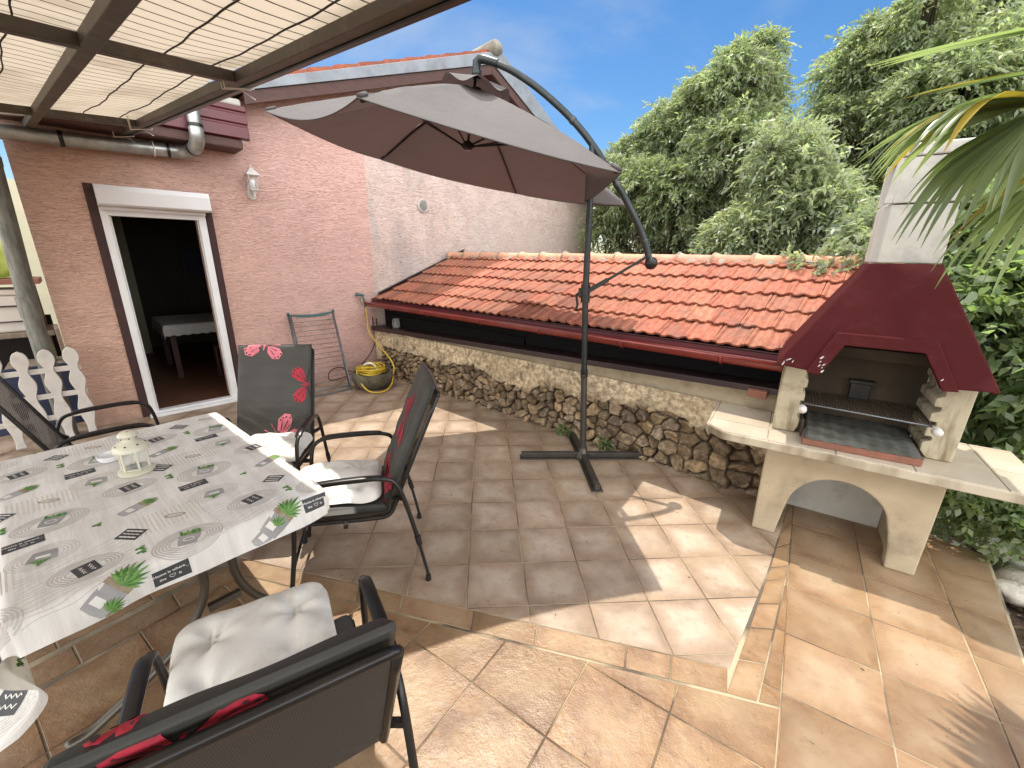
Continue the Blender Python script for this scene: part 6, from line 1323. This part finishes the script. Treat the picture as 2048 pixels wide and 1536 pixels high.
# rocks and leaf litter right of the patio
for (x, y, z, rr, s_, lab) in ((3.02, 2.02, -.10, .16, 1, 'large pale rock beside the patio corner, farthest back'), (3.00, 1.72, -.08, .14, 2, 'flat pale rock in front of the largest rock'), (2.86, 1.93, -.09, .09, 3, 'small whitish rock touching the patio edge'), (2.80, 1.62, -.10, .11, 4, 'grey-brown rock nearest the camera at the patio edge'), (3.3, 1.9, -.12, .18, 5, 'broad rock at the right edge of the picture'), (2.80, 2.33, -.10, .05, 6, 'tiny pale stone behind the barbecue leg'), (3.25, 2.35, -.13, .10, 7, 'rounded rock in the shade behind the others')):
    r = np.random.default_rng(s_); b = MB(); b.sheet(26, 16, lambda u, v: (0, 0, 0), uvs=False); dirs = r.normal(0, 1, (9, 3)); dirs = unit(dirs); off = r.uniform(.62, .95, 9)
    for i in range(27):
        for j in range(17):
            a = 2 * math.pi * i / 26; t = math.pi * j / 16; d = np.array([math.sin(t) * math.cos(a), math.sin(t) * math.sin(a), math.cos(t)]); k = min([1.0] + [o_ / max(.05, float(d @ q)) for q, o_ in zip(dirs, off)]); k *= 1 + .03 * math.sin(a * 5 + t * 7)
            b.v[i * 17 + j] = tuple(d * rr * k * np.array([1.25, 1, .62]))
    o = b.build('rock', m_rock, smooth=True, loc=(x, y, z), az=s_ * 50); tag(o, lab, 'rock', 'pale rocks along the right patio edge')
r = np.random.default_rng(70); n = 2600; C = np.stack([r.uniform(2.3, 4.4, n), r.uniform(.6, 3.4, n), np.zeros(n)], 1); C[:, 0] += np.clip((C[:, 1] - 1.4) * .3, -.4, .6)
C[:, 2] = [gz(a, q) + .012 for a, q in C[:, :2]]; Dv = unit(np.stack([r.normal(0, 1, n), r.normal(0, 1, n), r.uniform(-.05, .3, n)], 1)); m_dry = leafmat('dry_leaf', (.30, .22, .14), (.17, .11, .06), (1, .8, .5), .15, .7)
o = leaves('leaf_litter', C, Dv, r.uniform(.02, .07, n), .2, m_dry, seed=71); tag(o, 'dry fallen leaves scattered on the soil right of the patio', 'leaf litter', kind='stuff')
# palm: fan leaves hanging in from the right
PMO = Vector((2.55, 2.05, -.2)); pm = empty('fan_palm', PMO, 0, 'fan palm whose drooping fronds hang in from the top right', 'palm')
b = MB(); b.tube([(1.3, -.5, 0), (1.25, -.48, 1.2), (1.2, -.45, 2.6)], [.11, .10, .11], 14); b.build('trunk', m_bark, pm, smooth=True)
def fan(hub, fwd, upv, n, L_, spread, wdt, droop, seed, tipbend=.35, dry=False):
    r = random.Random(seed); hub = Vector(hub) - PMO; fwd = Vector(fwd).normalized(); side = fwd.cross(Vector(upv)).normalized(); nn = side.cross(fwd).normalized(); V = []; F = []; T = []
    for i in range(n):
        a = R(-spread / 2 + spread * i / (n - 1) + r.uniform(-1.5, 1.5)); d = fwd * math.cos(a) + side * math.sin(a); LL = L_ * r.uniform(.86, 1.08) * (1 - .16 * abs(math.sin(a))); k = 16; base = len(V); dr = droop * r.uniform(.75, 1.3); tb = tipbend * r.uniform(.6, 1.5); p = hub.copy(); wv = r.uniform(.85, 1.1)
        pl = d.cross(nn).normalized(); dv = d.copy(); tint = r.uniform(.75, 1.25); yl = 1.5 if (r.random() < .03 or dry) else 1
        for j in range(k + 1):
            t = j / k; wq = wdt * wv * (min(1, .25 + t * 1.6) if t < .55 else max(.02, (1 - t) / .45) ** .8); g = dr * t ** 1.6 + tb * max(0, t - .5) * 3
            dv = (d + Vector((0, 0, -1)) * g).normalized(); p = p + dv * (LL / k); cc = nn * (.30 * wq)
            V += [p - pl * wq + cc, p - cc * .6, p + pl * wq + cc]; T += [(tint * yl, tint * (1 if yl == 1 else .85), tint * (1 if yl == 1 else .3))] * 3
        for j in range(k):
            q = base + j * 3; F += [(q, q + 1, q + 4, q + 3), (q + 1, q + 2, q + 5, q + 4)]
    o = fast_mesh('frond', np.array([tuple(v) for v in V]), np.array(F), m_palm, pm, np.array(T), smooth=True)
    b = MB(); b.tube(smoothpath([(1.2, -.45, 2.6), tuple((Vector((1.2, -.45, 2.65)) + hub) / 2 + Vector((0, 0, .12))), tuple(hub)], 5), .010, 8); b.build('leaf_stalk', m_palm, pm, smooth=True); return o
hubA = at(2098, 198, 2.42)
fan(hubA, at(1880, 232, 2.38) - hubA, (0, 0, 1), 28, .54, 105, .024, .34, 5, .75)
fan(hubA + Vector((.03, .02, -.01)), at(1960, 300, 2.3) - hubA, (0, 0, 1), 24, .54, 120, .022, .85, 9, .7)
hubB = at(2330, 10, 2.45)
fan(hubB, at(1980, 75, 2.35) - hubB, (0, -.3, 1), 12, .62, 38, .020, .03, 6, .05)
fan(at(2330, 110, 2.4), at(2020, 150, 2.35) - at(2330, 110, 2.4), (0, -.3, 1), 9, .52, 34, .018, .05, 16, .08)
fan(at(2190, 280, 2.5), at(2060, 390, 2.4) - at(2190, 280, 2.5), (0, 0, 1), 16, .56, 100, .018, .9, 26, .5)
# frond out of frame to the right whose shadow falls across the near tiles
fan(Vector((2.58, 1.38, 2.30)), (-1, -.10, -.25), (0, -.2, 1), 13, .66, 52, .012, .15, 31, .3)

# bits of dry leaf and grit blown over the patio
r = np.random.default_rng(90); n = 210; C = np.stack([r.uniform(-2.2, 2.6, n), r.uniform(.4, 4.6, n) ** 1.0, np.full(n, .0022)], 1); C = C[(C[:, 1] - .766 * 0 < 6.0 - .84 * (C[:, 0] + 1.96) - .25) & (C[:, 1] > -.2 + 1.17 * (C[:, 0] - .93))]; n = len(C)
Dv = unit(np.stack([r.normal(0, 1, n), r.normal(0, 1, n), r.uniform(0, .12, n)], 1)); o = leaves('patio_debris', C, Dv, r.uniform(.006, .020, n), .22, m_dry, tint=(.4, 1.1), seed=91); tag(o, 'tiny dry leaf bits and grit scattered over the patio tiles', 'debris', kind='stuff')
